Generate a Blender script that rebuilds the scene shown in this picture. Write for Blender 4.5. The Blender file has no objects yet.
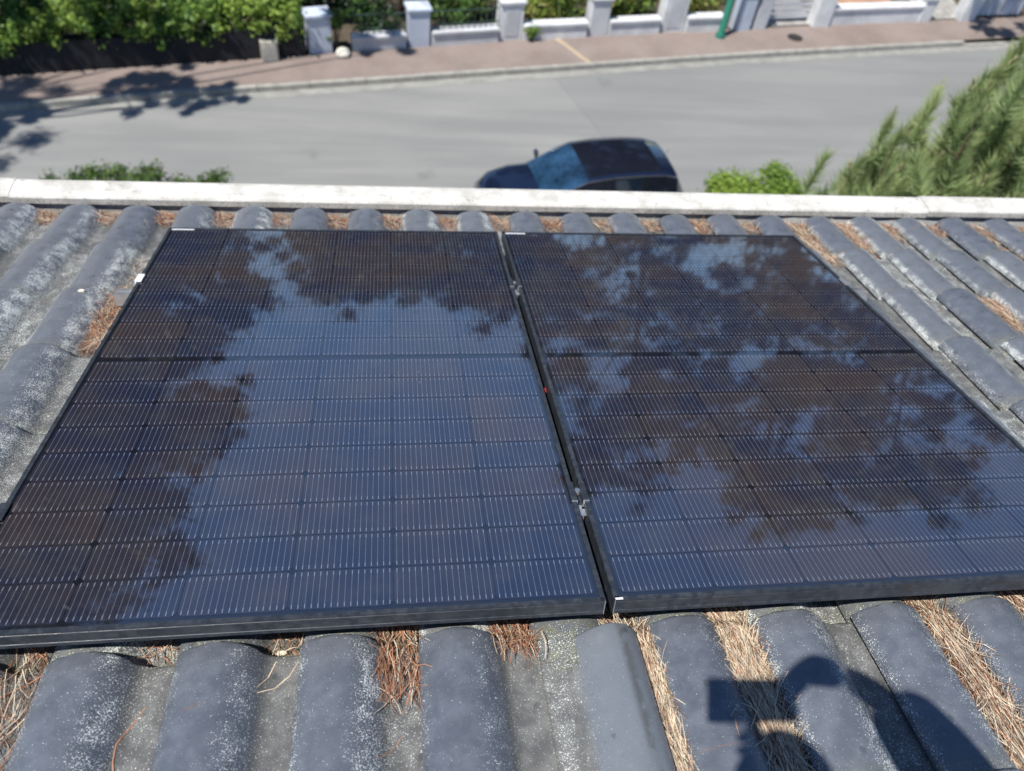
import bpy, bmesh, math, random
import numpy as np
from mathutils import Matrix, Vector
random.seed(7)
rng = np.random.default_rng(7)
SC = bpy.context.scene
COL = SC.collection
# ------------------------------------------------------------------ camera
cam = bpy.data.cameras.new("camera")
cam.sensor_width = 36.0
cam.lens = 797.44 * 36.0 / 1024.0
cam.clip_start = 0.01
cam.clip_end = 2000.0
cam_o = bpy.data.objects.new("camera", cam)
COL.objects.link(cam_o)
CAM = Vector((0.74562, -2.26974, 8.99709))
CR = Matrix(((0.98941, 0.01555, -0.14432), (-0.10531, 0.76116, -0.63996), (0.0999, 0.64838, 0.75474)))
cam_o.matrix_world = Matrix.Translation(CAM) @ CR.to_4x4()
cam.dof.use_dof = True
cam.dof.focus_distance = 1.65
cam.dof.aperture_fstop = 3.1
SC.camera = cam_o
# ------------------------------------------------------------------ sky, sun, exposure
SUN = Vector((-0.3669, -0.2837, 0.8859)).normalized()
elev = math.asin(SUN.z)
azim = math.atan2(SUN.x, SUN.y)
world = bpy.data.worlds.new("World")
SC.world = world
world.use_nodes = True
wn = world.node_tree
for n in list(wn.nodes): wn.nodes.remove(n)
sky = wn.nodes.new("ShaderNodeTexSky")
sky.sky_type = 'NISHITA'
sky.sun_disc = False
sky.sun_elevation = elev
sky.sun_rotation = azim
sky.altitude = 1500
sky.air_density = 1.0
sky.dust_density = 0.0
sky.ozone_density = 5.0
bg = wn.nodes.new("ShaderNodeBackground")
bg.inputs[1].default_value = 0.105
wo = wn.nodes.new("ShaderNodeOutputWorld")
wn.links.new(sky.outputs[0], bg.inputs[0]); wn.links.new(bg.outputs[0], wo.inputs[0])
sl = bpy.data.lights.new("sun", 'SUN')
sl.energy = 5.0
sl.angle = math.radians(0.53)
sl.color = (1.0, 0.955, 0.89)
so = bpy.data.objects.new("sun", sl)
COL.objects.link(so)
so.rotation_euler = (-SUN).to_track_quat('-Z', 'Y').to_euler()
so.location = (-8, -8, 25)
SC.view_settings.view_transform = 'Standard'
SC.view_settings.look = 'None'
SC.view_settings.gamma = 1.0
SC.view_settings.exposure = 0.46

# ------------------------------------------------------------------ helpers
def put(o, name=None, parent=None, label=None, cat=None, group=None, kind=None):
    COL.objects.link(o)
    if parent is not None: o.parent = parent
    if label: o["label"] = label
    if cat: o["category"] = cat
    if group: o["group"] = group
    if kind: o["kind"] = kind
    return o

def mesh(name, verts, faces, mats=(), idx=None, smooth=False):
    m = bpy.data.meshes.new(name)
    m.from_pydata([tuple(v) for v in verts], [], [tuple(f) for f in faces])
    for k in (mats if isinstance(mats, (list, tuple)) else [mats]): m.materials.append(k)
    if idx is not None: m.polygons.foreach_set("material_index", list(idx))
    if smooth: m.polygons.foreach_set("use_smooth", [True] * len(m.polygons))
    m.update()
    return m

def qmesh(name, V, mats, idx=None, smooth=False, n=4):
    """V: (N, n, 3) separate polygons, built fast"""
    V = np.asarray(V, dtype=np.float32); N = V.shape[0]
    m = bpy.data.meshes.new(name)
    m.vertices.add(N * n); m.vertices.foreach_set("co", V.reshape(-1))
    m.loops.add(N * n); m.loops.foreach_set("vertex_index", np.arange(N * n, dtype=np.int32))
    m.polygons.add(N)
    m.polygons.foreach_set("loop_start", np.arange(0, N * n, n, dtype=np.int32))
    m.polygons.foreach_set("loop_total", np.full(N, n, dtype=np.int32))
    for k in (mats if isinstance(mats, (list, tuple)) else [mats]): m.materials.append(k)
    if idx is not None: m.polygons.foreach_set("material_index", np.asarray(idx, dtype=np.int32))
    if smooth: m.polygons.foreach_set("use_smooth", np.ones(N, dtype=bool))
    m.update(calc_edges=True)
    return m

def obj(name, me, parent=None, loc=(0, 0, 0), rot=(0, 0, 0), **k):
    o = bpy.data.objects.new(name, me)
    o.location = loc; o.rotation_euler = rot
    return put(o, parent=parent, **k)

def empty(name, loc=(0, 0, 0), rot=(0, 0, 0), **k):
    o = bpy.data.objects.new(name, None)
    o.empty_display_size = 0.2
    o.location = loc; o.rotation_euler = rot
    return put(o, **k)

class MB:
    def __init__(s): s.v = []; s.f = []; s.i = []
    def add(s, vs, fs, mi=0):
        b = len(s.v); s.v += [tuple(v) for v in vs]
        s.f += [tuple(b + a for a in f) for f in fs]; s.i += [mi] * len(fs)
    def box(s, x0, x1, y0, y1, z0, z1, mi=0, M=None):
        vs = [(x, y, z) for z in (z0, z1) for y in (y0, y1) for x in (x0, x1)]
        if M is not None: vs = [tuple(M @ Vector(v)) for v in vs]
        s.add(vs, [(0, 2, 3, 1), (4, 5, 7, 6), (0, 1, 5, 4), (2, 6, 7, 3), (0, 4, 6, 2), (1, 3, 7, 5)], mi)
    def obox(s, c, d, l, w, z0, z1, mi=0):
        """box centred at c (xy), long axis direction d"""
        a = math.atan2(d[1], d[0]); M = Matrix.Translation((c[0], c[1], 0)) @ Matrix.Rotation(a, 4, 'Z')
        s.box(-l / 2, l / 2, -w / 2, w / 2, z0, z1, mi, M)
    def tube(s, pts, rad, n=8, mi=0, caps=True):
        pts = [Vector(p) for p in pts]
        if not isinstance(rad, (list, tuple)): rad = [rad] * len(pts)
        up = Vector((0, 0, 1)); rings = []
        for k, p in enumerate(pts):
            t = (pts[min(k + 1, len(pts) - 1)] - pts[max(k - 1, 0)]).normalized()
            a = t.cross(up)
            if a.length < 1e-3: a = t.cross(Vector((1, 0, 0)))
            a.normalize(); b = t.cross(a)
            rings += [p + (a * math.cos(2 * math.pi * j / n) + b * math.sin(2 * math.pi * j / n)) * rad[k] for j in range(n)]
        fs = []
        for k in range(len(pts) - 1):
            for j in range(n):
                fs.append((k * n + j, k * n + (j + 1) % n, (k + 1) * n + (j + 1) % n, (k + 1) * n + j))
        if caps: fs += [tuple(range(n - 1, -1, -1)), tuple((len(pts) - 1) * n + j for j in range(n))]
        s.add(rings, fs, mi)
    def prism(s, prof, x0, x1, axis='x', mi=0, capmi=None):
        """closed profile of (a,b) extruded along an axis"""
        n = len(prof)
        f = {'x': lambda t, a, b: (t, a, b), 'y': lambda t, a, b: (a, t, b), 'z': lambda t, a, b: (a, b, t)}[axis]
        vs = [f(x0, a, b) for a, b in prof] + [f(x1, a, b) for a, b in prof]
        s.add(vs, [(j, (j + 1) % n, n + (j + 1) % n, n + j) for j in range(n)], mi)
        s.add(vs, [tuple(range(n))[::-1], tuple(range(n, 2 * n))], mi if capmi is None else capmi)
    def mesh(s, name, mats, smooth=False): 
        m = mesh(name, s.v, s.f, mats, s.i, smooth)
        bm = bmesh.new(); bm.from_mesh(m); bmesh.ops.recalc_face_normals(bm, faces=bm.faces); bm.to_mesh(m); bm.free()
        return m

def autosmooth(me, ang=40):
    me.polygons.foreach_set("use_smooth", [True] * len(me.polygons))
    bm = bmesh.new(); bm.from_mesh(me)
    for e in bm.edges:
        if len(e.link_faces) == 2 and e.calc_face_angle(0) > math.radians(ang): e.smooth = False
    bm.to_mesh(me); bm.free()
    return me

# ------------------------------------------------------------------ material helpers
class N:
    def __init__(s, name):
        s.m = bpy.data.materials.new(name); s.m.use_nodes = True
        s.t = s.m.node_tree; s.p = s.t.nodes["Principled BSDF"]
        s.p.inputs["Specular IOR Level"].default_value = 0.4
    def n(s, typ, **k):
        x = s.t.nodes.new(typ)
        for a, b in k.items(): setattr(x, a, b)
        return x
    def l(s, a, b): s.t.links.new(a, b)
    def val(s, x, sock):
        if isinstance(x, (int, float)): sock.default_value = x
        elif isinstance(x, tuple): sock.default_value = x if len(x) == 4 or sock.type == 'VECTOR' else x + (1,)
        else: s.l(x, sock)
    def math(s, op, a, b=0.0, c=None, clamp=False):
        x = s.n("ShaderNodeMath", operation=op, use_clamp=clamp)
        s.val(a, x.inputs[0]); s.val(b, x.inputs[1])
        if c is not None: s.val(c, x.inputs[2])
        return x.outputs[0]
    def mix(s, f, a, b, mode='MIX'):
        x = s.n("ShaderNodeMix", data_type='RGBA', blend_type=mode)
        s.val(f, x.inputs[0]); s.val(a, x.inputs[6]); s.val(b, x.inputs[7])
        return x.outputs[2]
    def ramp(s, f, lo, hi, a=0.0, b=1.0):
        x = s.n("ShaderNodeMapRange", interpolation_type='SMOOTHSTEP')
        s.val(f, x.inputs[0]); s.val(lo, x.inputs[1]); s.val(hi, x.inputs[2]); s.val(a, x.inputs[3]); s.val(b, x.inputs[4])
        return x.outputs[0]
    def noise(s, vec, scale, detail=3, rough=0.55, dist=0.0):
        x = s.n("ShaderNodeTexNoise")
        s.l(vec, x.inputs["Vector"]); x.inputs["Scale"].default_value = scale
        x.inputs["Detail"].default_value = detail; x.inputs["Roughness"].default_value = rough
        x.inputs["Distortion"].default_value = dist
        return x.outputs[0]
    def voro(s, vec, scale):
        x = s.n("ShaderNodeTexVoronoi"); s.l(vec, x.inputs["Vector"]); x.inputs["Scale"].default_value = scale
        return x.outputs[0]
    def obj(s):
        return s.n("ShaderNodeTexCoord").outputs["Object"]
    def geo(s):
        return s.n("ShaderNodeNewGeometry").outputs["Position"]
    def scale(s, v, xyz):
        x = s.n("ShaderNodeMapping"); s.l(v, x.inputs[0]); x.inputs["Scale"].default_value = xyz
        return x.outputs[0]
    def sep(s, v):
        x = s.n("ShaderNodeSeparateXYZ"); s.l(v, x.inputs[0]); return x.outputs
    def rnd(s): return s.n("ShaderNodeObjectInfo").outputs["Random"]
    def shifted(s, v, k=50.0):
        c = s.n("ShaderNodeCombineXYZ"); r = s.rnd()
        for i, q in enumerate((1.0, 1.7, 0.6)): s.l(s.math('MULTIPLY', r, k * q), c.inputs[i])
        a = s.n("ShaderNodeVectorMath", operation='ADD'); s.l(v, a.inputs[0]); s.l(c.outputs[0], a.inputs[1])
        return a.outputs[0]
    def bump(s, h, strength, dist):
        b = s.n("ShaderNodeBump"); b.inputs["Strength"].default_value = strength; b.inputs["Distance"].default_value = dist
        s.l(h, b.inputs["Height"]); s.l(b.outputs[0], s.p.inputs["Normal"])
    def set(s, col=None, rough=None, metal=None, spec=None):
        if col is not None: s.val(col, s.p.inputs["Base Color"])
        if rough is not None: s.val(rough, s.p.inputs["Roughness"])
        if metal is not None: s.val(metal, s.p.inputs["Metallic"])
        if spec is not None: s.val(spec, s.p.inputs["Specular IOR Level"])
        return s.m

def plain(name, col, rough=0.6, metal=0.0, vary=0.25, scale=8.0, bump=0.0, spec=0.4):
    a = N(name); v = a.geo()
    f = a.noise(v, scale, 4)
    g = a.noise(v, scale * 9, 3)
    k = a.math('ADD', a.math('MULTIPLY', f, 0.6), a.math('MULTIPLY', g, 0.4))
    c1 = tuple(max(0, x * (1 - vary)) for x in col); c2 = tuple(min(1, x * (1 + vary)) for x in col)
    a.set(a.mix(a.ramp(k, 0.3, 0.7), c1, c2), rough, metal, spec)
    if bump: a.bump(g, bump, 0.01)
    return a.m

def leafmat(name, c1, c2, trans=0.35, rough=0.5):
    a = N(name); v = a.geo()
    k = a.noise(v, 1.6, 3); g = a.noise(v, 23.0, 2)
    c = a.mix(a.ramp(a.math('ADD', a.math('MULTIPLY', k, .5), a.math('MULTIPLY', g, .5)), .36, .64), c1, c2)
    a.set(c, rough, 0, 0.35)
    t = a.n("ShaderNodeBsdfTranslucent"); a.l(c, t.inputs[0])
    mx = a.n("ShaderNodeMixShader"); mx.inputs[0].default_value = trans
    a.l(a.p.outputs[0], mx.inputs[1]); a.l(t.outputs[0], mx.inputs[2])
    a.l(mx.outputs[0], a.t.nodes["Material Output"].inputs[0])
    return a.m

# ---- roof tile: glossy blue-grey concrete with pale lichen on the shaded flank, dull dusty pan
def tile_material(name, odd=False):
    a = N(name); o = a.obj(); x, y, z = a.sep(o); sh = a.shifted(o)
    big = a.noise(sh, 5.0, 3); mid = a.noise(sh, 28.0, 4, .6); fine = a.noise(sh, 430.0, 2, .6); fin2 = a.noise(sh, 250.0, 3, .75)
    rnd = a.rnd()
    base = a.mix(a.ramp(mid, .3, .7), (.080, .091, .112), (.112, .126, .152))
    base = a.mix(a.ramp(rnd, .2, .9, 0, .45), base, (.140, .150, .168))
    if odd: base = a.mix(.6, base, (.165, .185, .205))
    # pan zone: x beyond the roll
    pan = a.ramp(x, .142, .160)
    if odd: pan = a.ramp(x, .050, .075, 1.0, 0.0)
    pancol = a.mix(a.ramp(mid, .35, .65), (.095, .095, .090), (.155, .155, .145))
    col = a.mix(a.math('MULTIPLY', pan, .85), base, pancol)
    # mossy, yellowish head of the tile and worn nose
    head = a.ramp(a.math('ADD', y, a.math('MULTIPLY', mid, .05)), .085, .17, 1.0, 0.0)
    col = a.mix(a.math('MULTIPLY', head, a.ramp(a.noise(sh, 42.0, 4, .7), .35, .62, .15, .85)), col, (.155, .160, .110))
    # lichen density field
    if odd:
        dens = a.math('MAXIMUM', a.ramp(x, .03, .10, .55, .12), a.ramp(x, .168, .19, 0, .8))
    else:
        flank = a.math('MULTIPLY', a.ramp(x, .060, .125), a.ramp(x, .142, .178, 1.0, .62))
        lip = a.ramp(x, .004, .030, .80, 0.0)
        dens = a.math('MAXIMUM', flank, a.math('MAXIMUM', lip, .26))
        dens = a.math('MULTIPLY', dens, a.ramp(rnd, 0, 1, .55, 1.12))
    patch = a.ramp(mid, .30, .68, .62, 1.12)
    dens = a.math('MULTIPLY', dens, patch)
    dens = a.math('MAXIMUM', dens, a.math('MULTIPLY', head, .62))
    thr = a.math('SUBTRACT', .735, a.math('MULTIPLY', dens, .235))
    s1 = a.ramp(a.math('SUBTRACT', fine, thr), 0.0, .035)
    s2 = a.ramp(a.math('SUBTRACT', fin2, a.math('ADD', thr, .03)), 0.0, .04)
    dark = a.ramp(a.math('SUBTRACT', a.noise(sh, 120.0, 2), .62), 0, .05)
    col = a.mix(a.math('MULTIPLY', dark, a.math('MULTIPLY', dens, .7)), col, (.030, .036, .034))
    sp = a.math('MAXIMUM', s1, s2)
    lc = a.mix(big, (.62, .67, .64), (.82, .83, .78))
    col = a.mix(a.math('MULTIPLY', sp, .92), col, lc)
    foot_band = a.math('MULTIPLY', a.ramp(x, .136, .150), a.ramp(x, .150, .172, 1, 0))  # patchy dark band where the roll meets the pan
    col = a.mix(a.math('MULTIPLY', foot_band, a.ramp(mid, .4, .6, .1, .6)), col, (.045, .046, .036))
    # round dark drip stains
    d = a.voro(sh, 11.0); st = a.ramp(a.math('ADD', d, a.math('MULTIPLY', mid, .18)), .15, .19, 1, 0)
    col = a.mix(a.math('MULTIPLY', st, .45), col, (.035, .038, .042))
    rough = a.math('ADD', a.ramp(mid, .3, .7, .27, .42) if not odd else a.ramp(mid, .3, .7, .24, .36), a.math('MULTIPLY', a.math('MAXIMUM', sp, pan), .3))
    a.set(col, rough, 0, .5)
    hb = a.math('ADD', a.math('MULTIPLY', fine, .5), a.math('ADD', a.math('MULTIPLY', sp, .8), a.math('MULTIPLY', fin2, .5)))
    a.bump(hb, .35, .0012)
    return a.m

# ---- solar cell under glass
CW, CH = 0.1822, 0.0925
def cell_material():
    a = N("solar_cell"); o = a.obj(); x, y, z = a.sep(o); g = a.geo(); rnd = a.rnd()
    p = CW / 16
    fx = a.math('ABSOLUTE', a.math('SUBTRACT', a.math('FRACT', a.math('DIVIDE', x, p)), .5))
    ay = a.math('ABSOLUTE', y)
    pad = a.ramp(ay, CH / 2 - .0135, CH / 2 - .0125)
    w = a.math('ADD', .036, a.math('MULTIPLY', pad, .030))
    line = a.math('LESS_THAN', fx, w)
    end = a.math('LESS_THAN', ay, CH / 2 - .0034)
    line = a.math('MULTIPLY', line, end)
    big = a.noise(g, 2.4, 3, .6); mid = a.noise(g, 11.0, 4, .65)
    tint = a.ramp(a.math('ADD', a.math('MULTIPLY', rnd, .15), a.math('MULTIPLY', big, .95)), .38, .80)
    col = a.mix(tint, (.0125, .0175, .038), (.038, .028, .027))
    col = a.mix(a.math('MULTIPLY', a.ramp(mid, .42, .75), .45), col, (.045, .043, .045))
    dv = a.voro(g, 9.0); sv = a.ramp(a.math('ADD', dv, a.math('MULTIPLY', a.noise(g, 60, 2), .05)), .052, .066, 1, 0)
    col = a.mix(a.math('MULTIPLY', sv, .30), col, (.22, .21, .20))
    col = a.mix(a.math('MULTIPLY', a.ramp(a.noise(a.scale(g, (6, 1.2, 1)), 3.5, 4, .7), .58, .75), .22), col, (.085, .085, .09))
    wire = a.mix(pad, (.120, .135, .175), (.175, .195, .24))
    col = a.mix(line, col, wire)
    a.set(col, a.ramp(mid, .35, .75, .012, .03), 0, .5)
    a.p.inputs["IOR"].default_value = 2.5
    wv = a.noise(a.scale(g, (1, 1, 1)), 3.0, 2)
    a.bump(wv, .05, .01)
    return a.m
def sheet_material():
    a = N("black_backsheet"); g = a.geo(); mid = a.noise(g, 11.0, 4, .65)
    a.set(a.mix(mid, (.005, .006, .012), (.014, .015, .020)), a.ramp(mid, .35, .75, .015, .035), 0, .5); a.p.inputs['IOR'].default_value = 2.5
    a.bump(a.noise(g, 3.0, 2), .05, .01)
    return a.m

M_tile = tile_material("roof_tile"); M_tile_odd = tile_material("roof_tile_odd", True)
M_cell = cell_material(); M_sheet = sheet_material()
def frame_material():
    a = N("black_anodised"); g = a.geo(); f = a.noise(g, 60, 4, .65); h = a.noise(g, 7, 3)
    c = a.mix(a.ramp(f, .35, .7), (.027, .033, .043), (.046, .053, .065))
    st = a.ramp(a.math('ADD', a.math('MULTIPLY', h, .6), a.math('MULTIPLY', f, .4)), .50, .60)
    c = a.mix(a.math('MULTIPLY', st, .18), c, (.09, .10, .11))
    a.set(c, a.ramp(f, .3, .7, .33, .55), .25, .5)
    return a.m
M_frame = frame_material()
M_alu = plain("bare_aluminium", (.62, .64, .66), .32, .8, .15, 40)
M_steel = plain("steel_bolt", (.75, .75, .74), .22, .9, .1, 60)
M_label = plain("white_sticker", (.78, .78, .80), .45, 0, .05, 50)
M_rubber = plain("dark_rubber", (.02, .02, .022), .7, 0, .2, 40)

def gutter_material():
    a = N("white_painted_gutter"); g = a.geo(); m = a.noise(a.scale(g, (1, 1, 1)), 9, 5, .7); f = a.noise(g, 130, 3, .7); f2 = a.noise(g, 45, 4, .7)
    c = a.mix(a.ramp(m, .35, .7), (.62, .605, .565), (.42, .41, .37))
    zz = a.sep(g)[2]
    low = a.ramp(zz, 6.955, 6.99, .55, .0)          # specked inner face, specks thickened low down to stand in for shade
    sp = a.ramp(a.math('ADD', f, a.math('MULTIPLY', low, .14)), .60, .68)
    c = a.mix(a.math('MULTIPLY', sp, .75), c, (.20, .20, .17))
    sp2 = a.ramp(f2, .62, .70)
    c = a.mix(a.math('MULTIPLY', sp2, .7), c, (.10, .10, .08))
    a.set(c, .5, 0, .4); a.bump(f2, .2, .002)
    return a.m
M_gutter = gutter_material()
M_gutter_in = plain("gutter_trough_shade", (.022, .02, .017), .8, 0, .4, 20)  # near-black colour stands in for the shade inside the gutter
M_zinc = plain("grey_flashing", (.22, .22, .21), .5, .1, .25, 12)
M_wallw = plain("house_render", (.62, .60, .55), .85, 0, .1, 4, .2)
M_wood = plain("dark_soffit", (.06, .045, .035), .8, 0, .3, 10)
M_felt = plain("roof_underlay", (.02, .02, .02), .9, 0, .3, 20)

# ------------------------------------------------------------------ setting: ground, road, pavement
KERB = [(-40, 2.5), (-24, 7.6), (-14, 10.35), (-6.58, 12.34), (-5.53, 12.6), (-2.76, 13.2), (-.93, 13.58), (.51, 13.88), (2.25, 14.26), (4.1, 14.64), (5.67, 14.97), (7.6, 15.39), (9.76, 15.82), (11.76, 16.2), (13.87, 16.6), (16.6, 17.1), (24, 18.4), (40, 20.8), (80, 26)]
WALL = [(-40, 3.6), (-24, 8.7), (-14, 11.45), (-6.82, 13.4), (-4.15, 14.0), (-2.41, 14.4), (-1.19, 14.66), (-.25, 15.0), (2.33, 15.55), (3.76, 15.9), (5.77, 16.3), (7.49, 16.64), (10.12, 17.12), (12.55, 17.62), (16.39, 18.3), (18.5, 18.65), (24, 19.6), (40, 22), (80, 27.3)]
def xy_at(P, x):
    for (a, b), (c, d) in zip(P, P[1:]):
        if a <= x <= c: return b + (d - b) * (x - a) / (c - a)
    return P[-1][1]
def resample(P, step=1.0):
    out = [P[0]]
    for (a, b), (c, d) in zip(P, P[1:]):
        n = max(1, int(math.hypot(c - a, d - b) / step))
        out += [(a + (c - a) * k / n, b + (d - b) * k / n) for k in range(1, n + 1)]
    return out
def strip(name, A, B, za, zb, mat, **k):
    n = len(A)
    vs = [(x, y, za) for x, y in A] + [(x, y, zb) for x, y in B]
    return obj(name, mesh(name, vs, [(i, i + 1, n + i + 1, n + i) for i in range(n - 1)], mat), **k)

def asphalt():
    a = N("worn_asphalt"); g = a.geo()
    big = a.noise(a.scale(g, (.25, 1.1, 1)), .9, 4, .6); f = a.noise(g, 60, 4, .7); lane = a.noise(a.scale(g, (.10, 1.5, 1)), 1.3, 2)
    c = a.mix(a.ramp(big, .3, .7), (.205, .210, .205), (.260, .262, .252))
    c = a.mix(a.math('MULTIPLY', a.ramp(lane, .42, .62), .35), c, (.165, .170, .172))
    c = a.mix(a.ramp(f, .3, .7, 0, .35), c, (.15, .15, .148))
    # a dark re-laid patch east of a seam
    x, y, z = a.sep(g)
    k = a.math('ADD', x, a.math('MULTIPLY', a.math('SUBTRACT', y, 13.2), .30))
    ed = a.math('ABSOLUTE', a.math('SUBTRACT', k, a.math('ADD', 4.75, a.math('MULTIPLY', a.noise(g, 2, 2), .1))))
    c = a.mix(a.math('MULTIPLY', a.ramp(k, 4.75, 4.85), .22), c, (.15, .157, .162))
    c = a.mix(a.math('MULTIPLY', a.ramp(ed, .0, .03, 1, 0), .3), c, (.10, .10, .10))
    stn = a.ramp(a.math('ADD', a.voro(g, .55), a.math('MULTIPLY', a.noise(g, 5, 3), .3)), .17, .30, 1, 0)
    c = a.mix(a.math('MULTIPLY', stn, .35), c, (.11, .11, .11))
    a.set(c, .85, 0, .3); a.bump(f, .4, .004)
    return a.m
def paving():
    a = N("reddish_pavement"); g = a.geo()
    big = a.noise(g, .8, 4, .65); f = a.noise(g, 35, 4, .7); m = a.noise(g, 4, 4)
    c = a.mix(a.ramp(big, .3, .7), (.178, .145, .128), (.235, .196, .176))
    c = a.mix(a.ramp(m, .45, .75, 0, .4), c, (.20, .15, .125))
    c = a.mix(a.ramp(f, .4, .7, 0, .3), c, (.34, .26, .23))
    x, y, z = a.sep(g)
    k = a.math('ABSOLUTE', a.math('SUBTRACT', a.math('ADD', x, a.math('MULTIPLY', a.math('SUBTRACT', y, 15.2), .6)), a.math('ADD', 5.1, a.math('MULTIPLY', a.noise(g, 3, 2), .12))))
    c = a.mix(a.math('MULTIPLY', a.ramp(k, .03, .10, 1, 0), .7), c, (.46, .37, .23))
    a.set(c, .9, 0, .3); a.bump(f, .4, .004)
    return a.m
M_asph = asphalt(); M_pave = paving()
M_kerb = plain("concrete_kerb", (.30, .29, .26), .85, 0, .25, 5, .2)
M_gutstrip = plain("concrete_channel", (.25, .25, .23), .85, 0, .25, 3)
M_grass = plain("dry_lawn", (.11, .125, .045), .9, 0, .35, 1.5, .3)
M_gravel = plain("pale_gravel", (.30, .29, .27), .9, 0, .35, 5, .4)

gm = mesh("ground", [(-400, -400, -.03), (400, -400, -.03), (400, 400, -.03), (-400, 400, -.03)], [(0, 1, 2, 3)], M_grass)
obj("ground", gm, kind="structure")
K = resample(KERB); 
def off(P, dx, dy): return [(x + dx, y + dy) for x, y in P]
strip("road", off(K, 1.2, -6.6), K, 0.0, 0.0, M_asph, kind="structure")
strip("channel", off(K, 0, -.24), K, .004, .004, M_gutstrip, kind="structure")
Kp = off(K, 0, .125)
Wx = [(x, xy_at(WALL, x)) for x, y in Kp]
strip("pavement", Kp, Wx, .12, .14, M_pave, kind="structure")
strip("near_pavement", off(K, 1.5, -8.3), off(K, 1.2, -6.72), .12, .12, M_pave, kind="structure")
kerb = empty("kerb", (0, 0, 0), kind="structure")
kpts = resample(KERB, .25)
def kerb_run(pts, name):
    """kerb stones about a metre long, one object each"""
    acc = 0; start = pts[0]; n = 0
    prev = pts[0]
    for p in pts[1:]:
        acc += math.hypot(p[0] - prev[0], p[1] - prev[1]); prev = p
        if acc >= 1.0:
            if -9 < start[0] < 26:
                d = (p[0] - start[0], p[1] - start[1]); L = math.hypot(*d)
                low = .03 if (15.0 < start[0] < 18.8) else .12
                b = MB(); b.obox((0, 0), d, L - .012, .12, -.02, low + random.uniform(-.003, .003))
                obj("kerb_stone", b.mesh("kerb_stone", M_kerb), kerb, loc=((start[0] + p[0]) / 2, (start[1] + p[1]) / 2 + .062, 0))
                n += 1
            acc = 0; start = p
kerb_run(kpts, "kerb")
strip("far_kerb_line", [(x, y + .0) for x, y in K if x > 26 or x < -9][:2], [(x, y + .12) for x, y in K if x > 26 or x < -9][:2], .1, .1, M_kerb, kind="structure")
strip("garden_soil", Wx, off(Wx, 0, 3.0), .06, .10, plain("garden_soil", (.075, .06, .042), .95, 0, .4, 3, .4), kind="structure")
strip("driveway", [(10.25, 17.2), (11.7, 17.5)], [(10.6, 24), (12.4, 24)], .145, .12, M_gravel, kind="structure")
strip("side_driveway", [(15.2, 18.12), (16.6, 18.4)], [(15.9, 24), (17.6, 24)], .145, .12, M_gravel, kind="structure")

# ------------------------------------------------------------------ the roof
TH = math.radians(16.5)
RM = Matrix.Translation((0, 0, 7.17)) @ Matrix.Rotation(-TH, 4, 'X')
def rp(x, y, z): return RM @ Vector((x, y, z))
RROT = (-TH, 0, 0)
PITCH, PH0, EXPO, TLEN = .2148, .138, .354, .430
ZB = -.141         # pan level in the roof frame
PROF = [(0, .0125), (.0012, .0220), (.009, .0305), (.023, .0395), (.042, .0465), (.062, .0505), (.082, .0512), (.101, .0478), (.119, .0395), (.134, .0265), (.147, .0130), (.158, .0055), (.170, .0022), (.200, .0010), (.2345, .0006)]
PROF_ODD = [(0, .006), (.004, .010), (.030, .011), (.052, .014), (.066, .021), (.080, .032), (.096, .044), (.113, .052), (.130, .055), (.148, .054), (.164, .048), (.177, .038), (.186, .026), (.1885, .016), (.189, .010)]
def tile_mesh(name, prof, mat, warp=0.0, lift=.020, seed=0):
    tr = random.Random(seed)
    ys = [0, .14, .28, .400, .4225, .4275, TLEN]
    dz = [0, 0, 0, 0, -.0002, -.0012, -.0034]
    n = len(prof); V = []; F = []
    th = .0115
    for yi, (y, d) in enumerate(zip(ys, dz)):
        for x, z in prof:
            if yi >= 4 : y = ys[yi] + tr.gauss(0, .0011) - (.004 if tr.random() < .05 else 0)
            V.append((x, y, z + d + lift * y / EXPO + warp * (x - .1) * (y / TLEN)))
    for y in (ys[0], ys[-1]):
        for x, z in prof:
            zz = max(z - th, .0115 if x < .02 and prof is PROF else -.010) if z > .013 else (z - .0008 if x < .001 and prof is PROF else z - .009)
            V.append((x, y, zz + lift * y / EXPO + (dz[-1] if y else 0) * 0 + warp * (x - .1) * (y / TLEN)))
    R = len(ys)
    for r in range(R - 1):
        for i in range(n - 1): F.append((r * n + i, r * n + i + 1, (r + 1) * n + i + 1, (r + 1) * n + i))
    a, b = R * n, (R + 1) * n
    for i in range(n - 1):
        F.append((a + i + 1, a + i, b + i, b + i + 1))                     # underside
        F.append(((R - 1) * n + i, (R - 1) * n + i + 1, b + i + 1, b + i))   # nose
        F.append((i + 1, i, a + i, a + i + 1))                               # head
    for e in (0, n - 1):
        ring = [r * n + e for r in range(R)] + [b + e, a + e]
        F.append(tuple(ring if e == 0 else ring[::-1]))
    m = mesh(name, V, F, mat)
    return autosmooth(m, 50)
TM = [tile_mesh("tile", PROF, M_tile, w, l, q) for q, (w, l) in enumerate(((0, .020), (.014, .023), (-.018, .021), (.022, .020), (-.008, .024), (.006, .021)))]
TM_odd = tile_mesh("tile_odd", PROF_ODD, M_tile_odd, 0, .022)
house = empty("house", (0, 0, 0), label="house under the viewer with a dark ribbed concrete tile roof sloping to a white gutter", cat="house")
stuffV = []; stuffF = []; cnt = 0
RD = random.Random(11)
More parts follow.
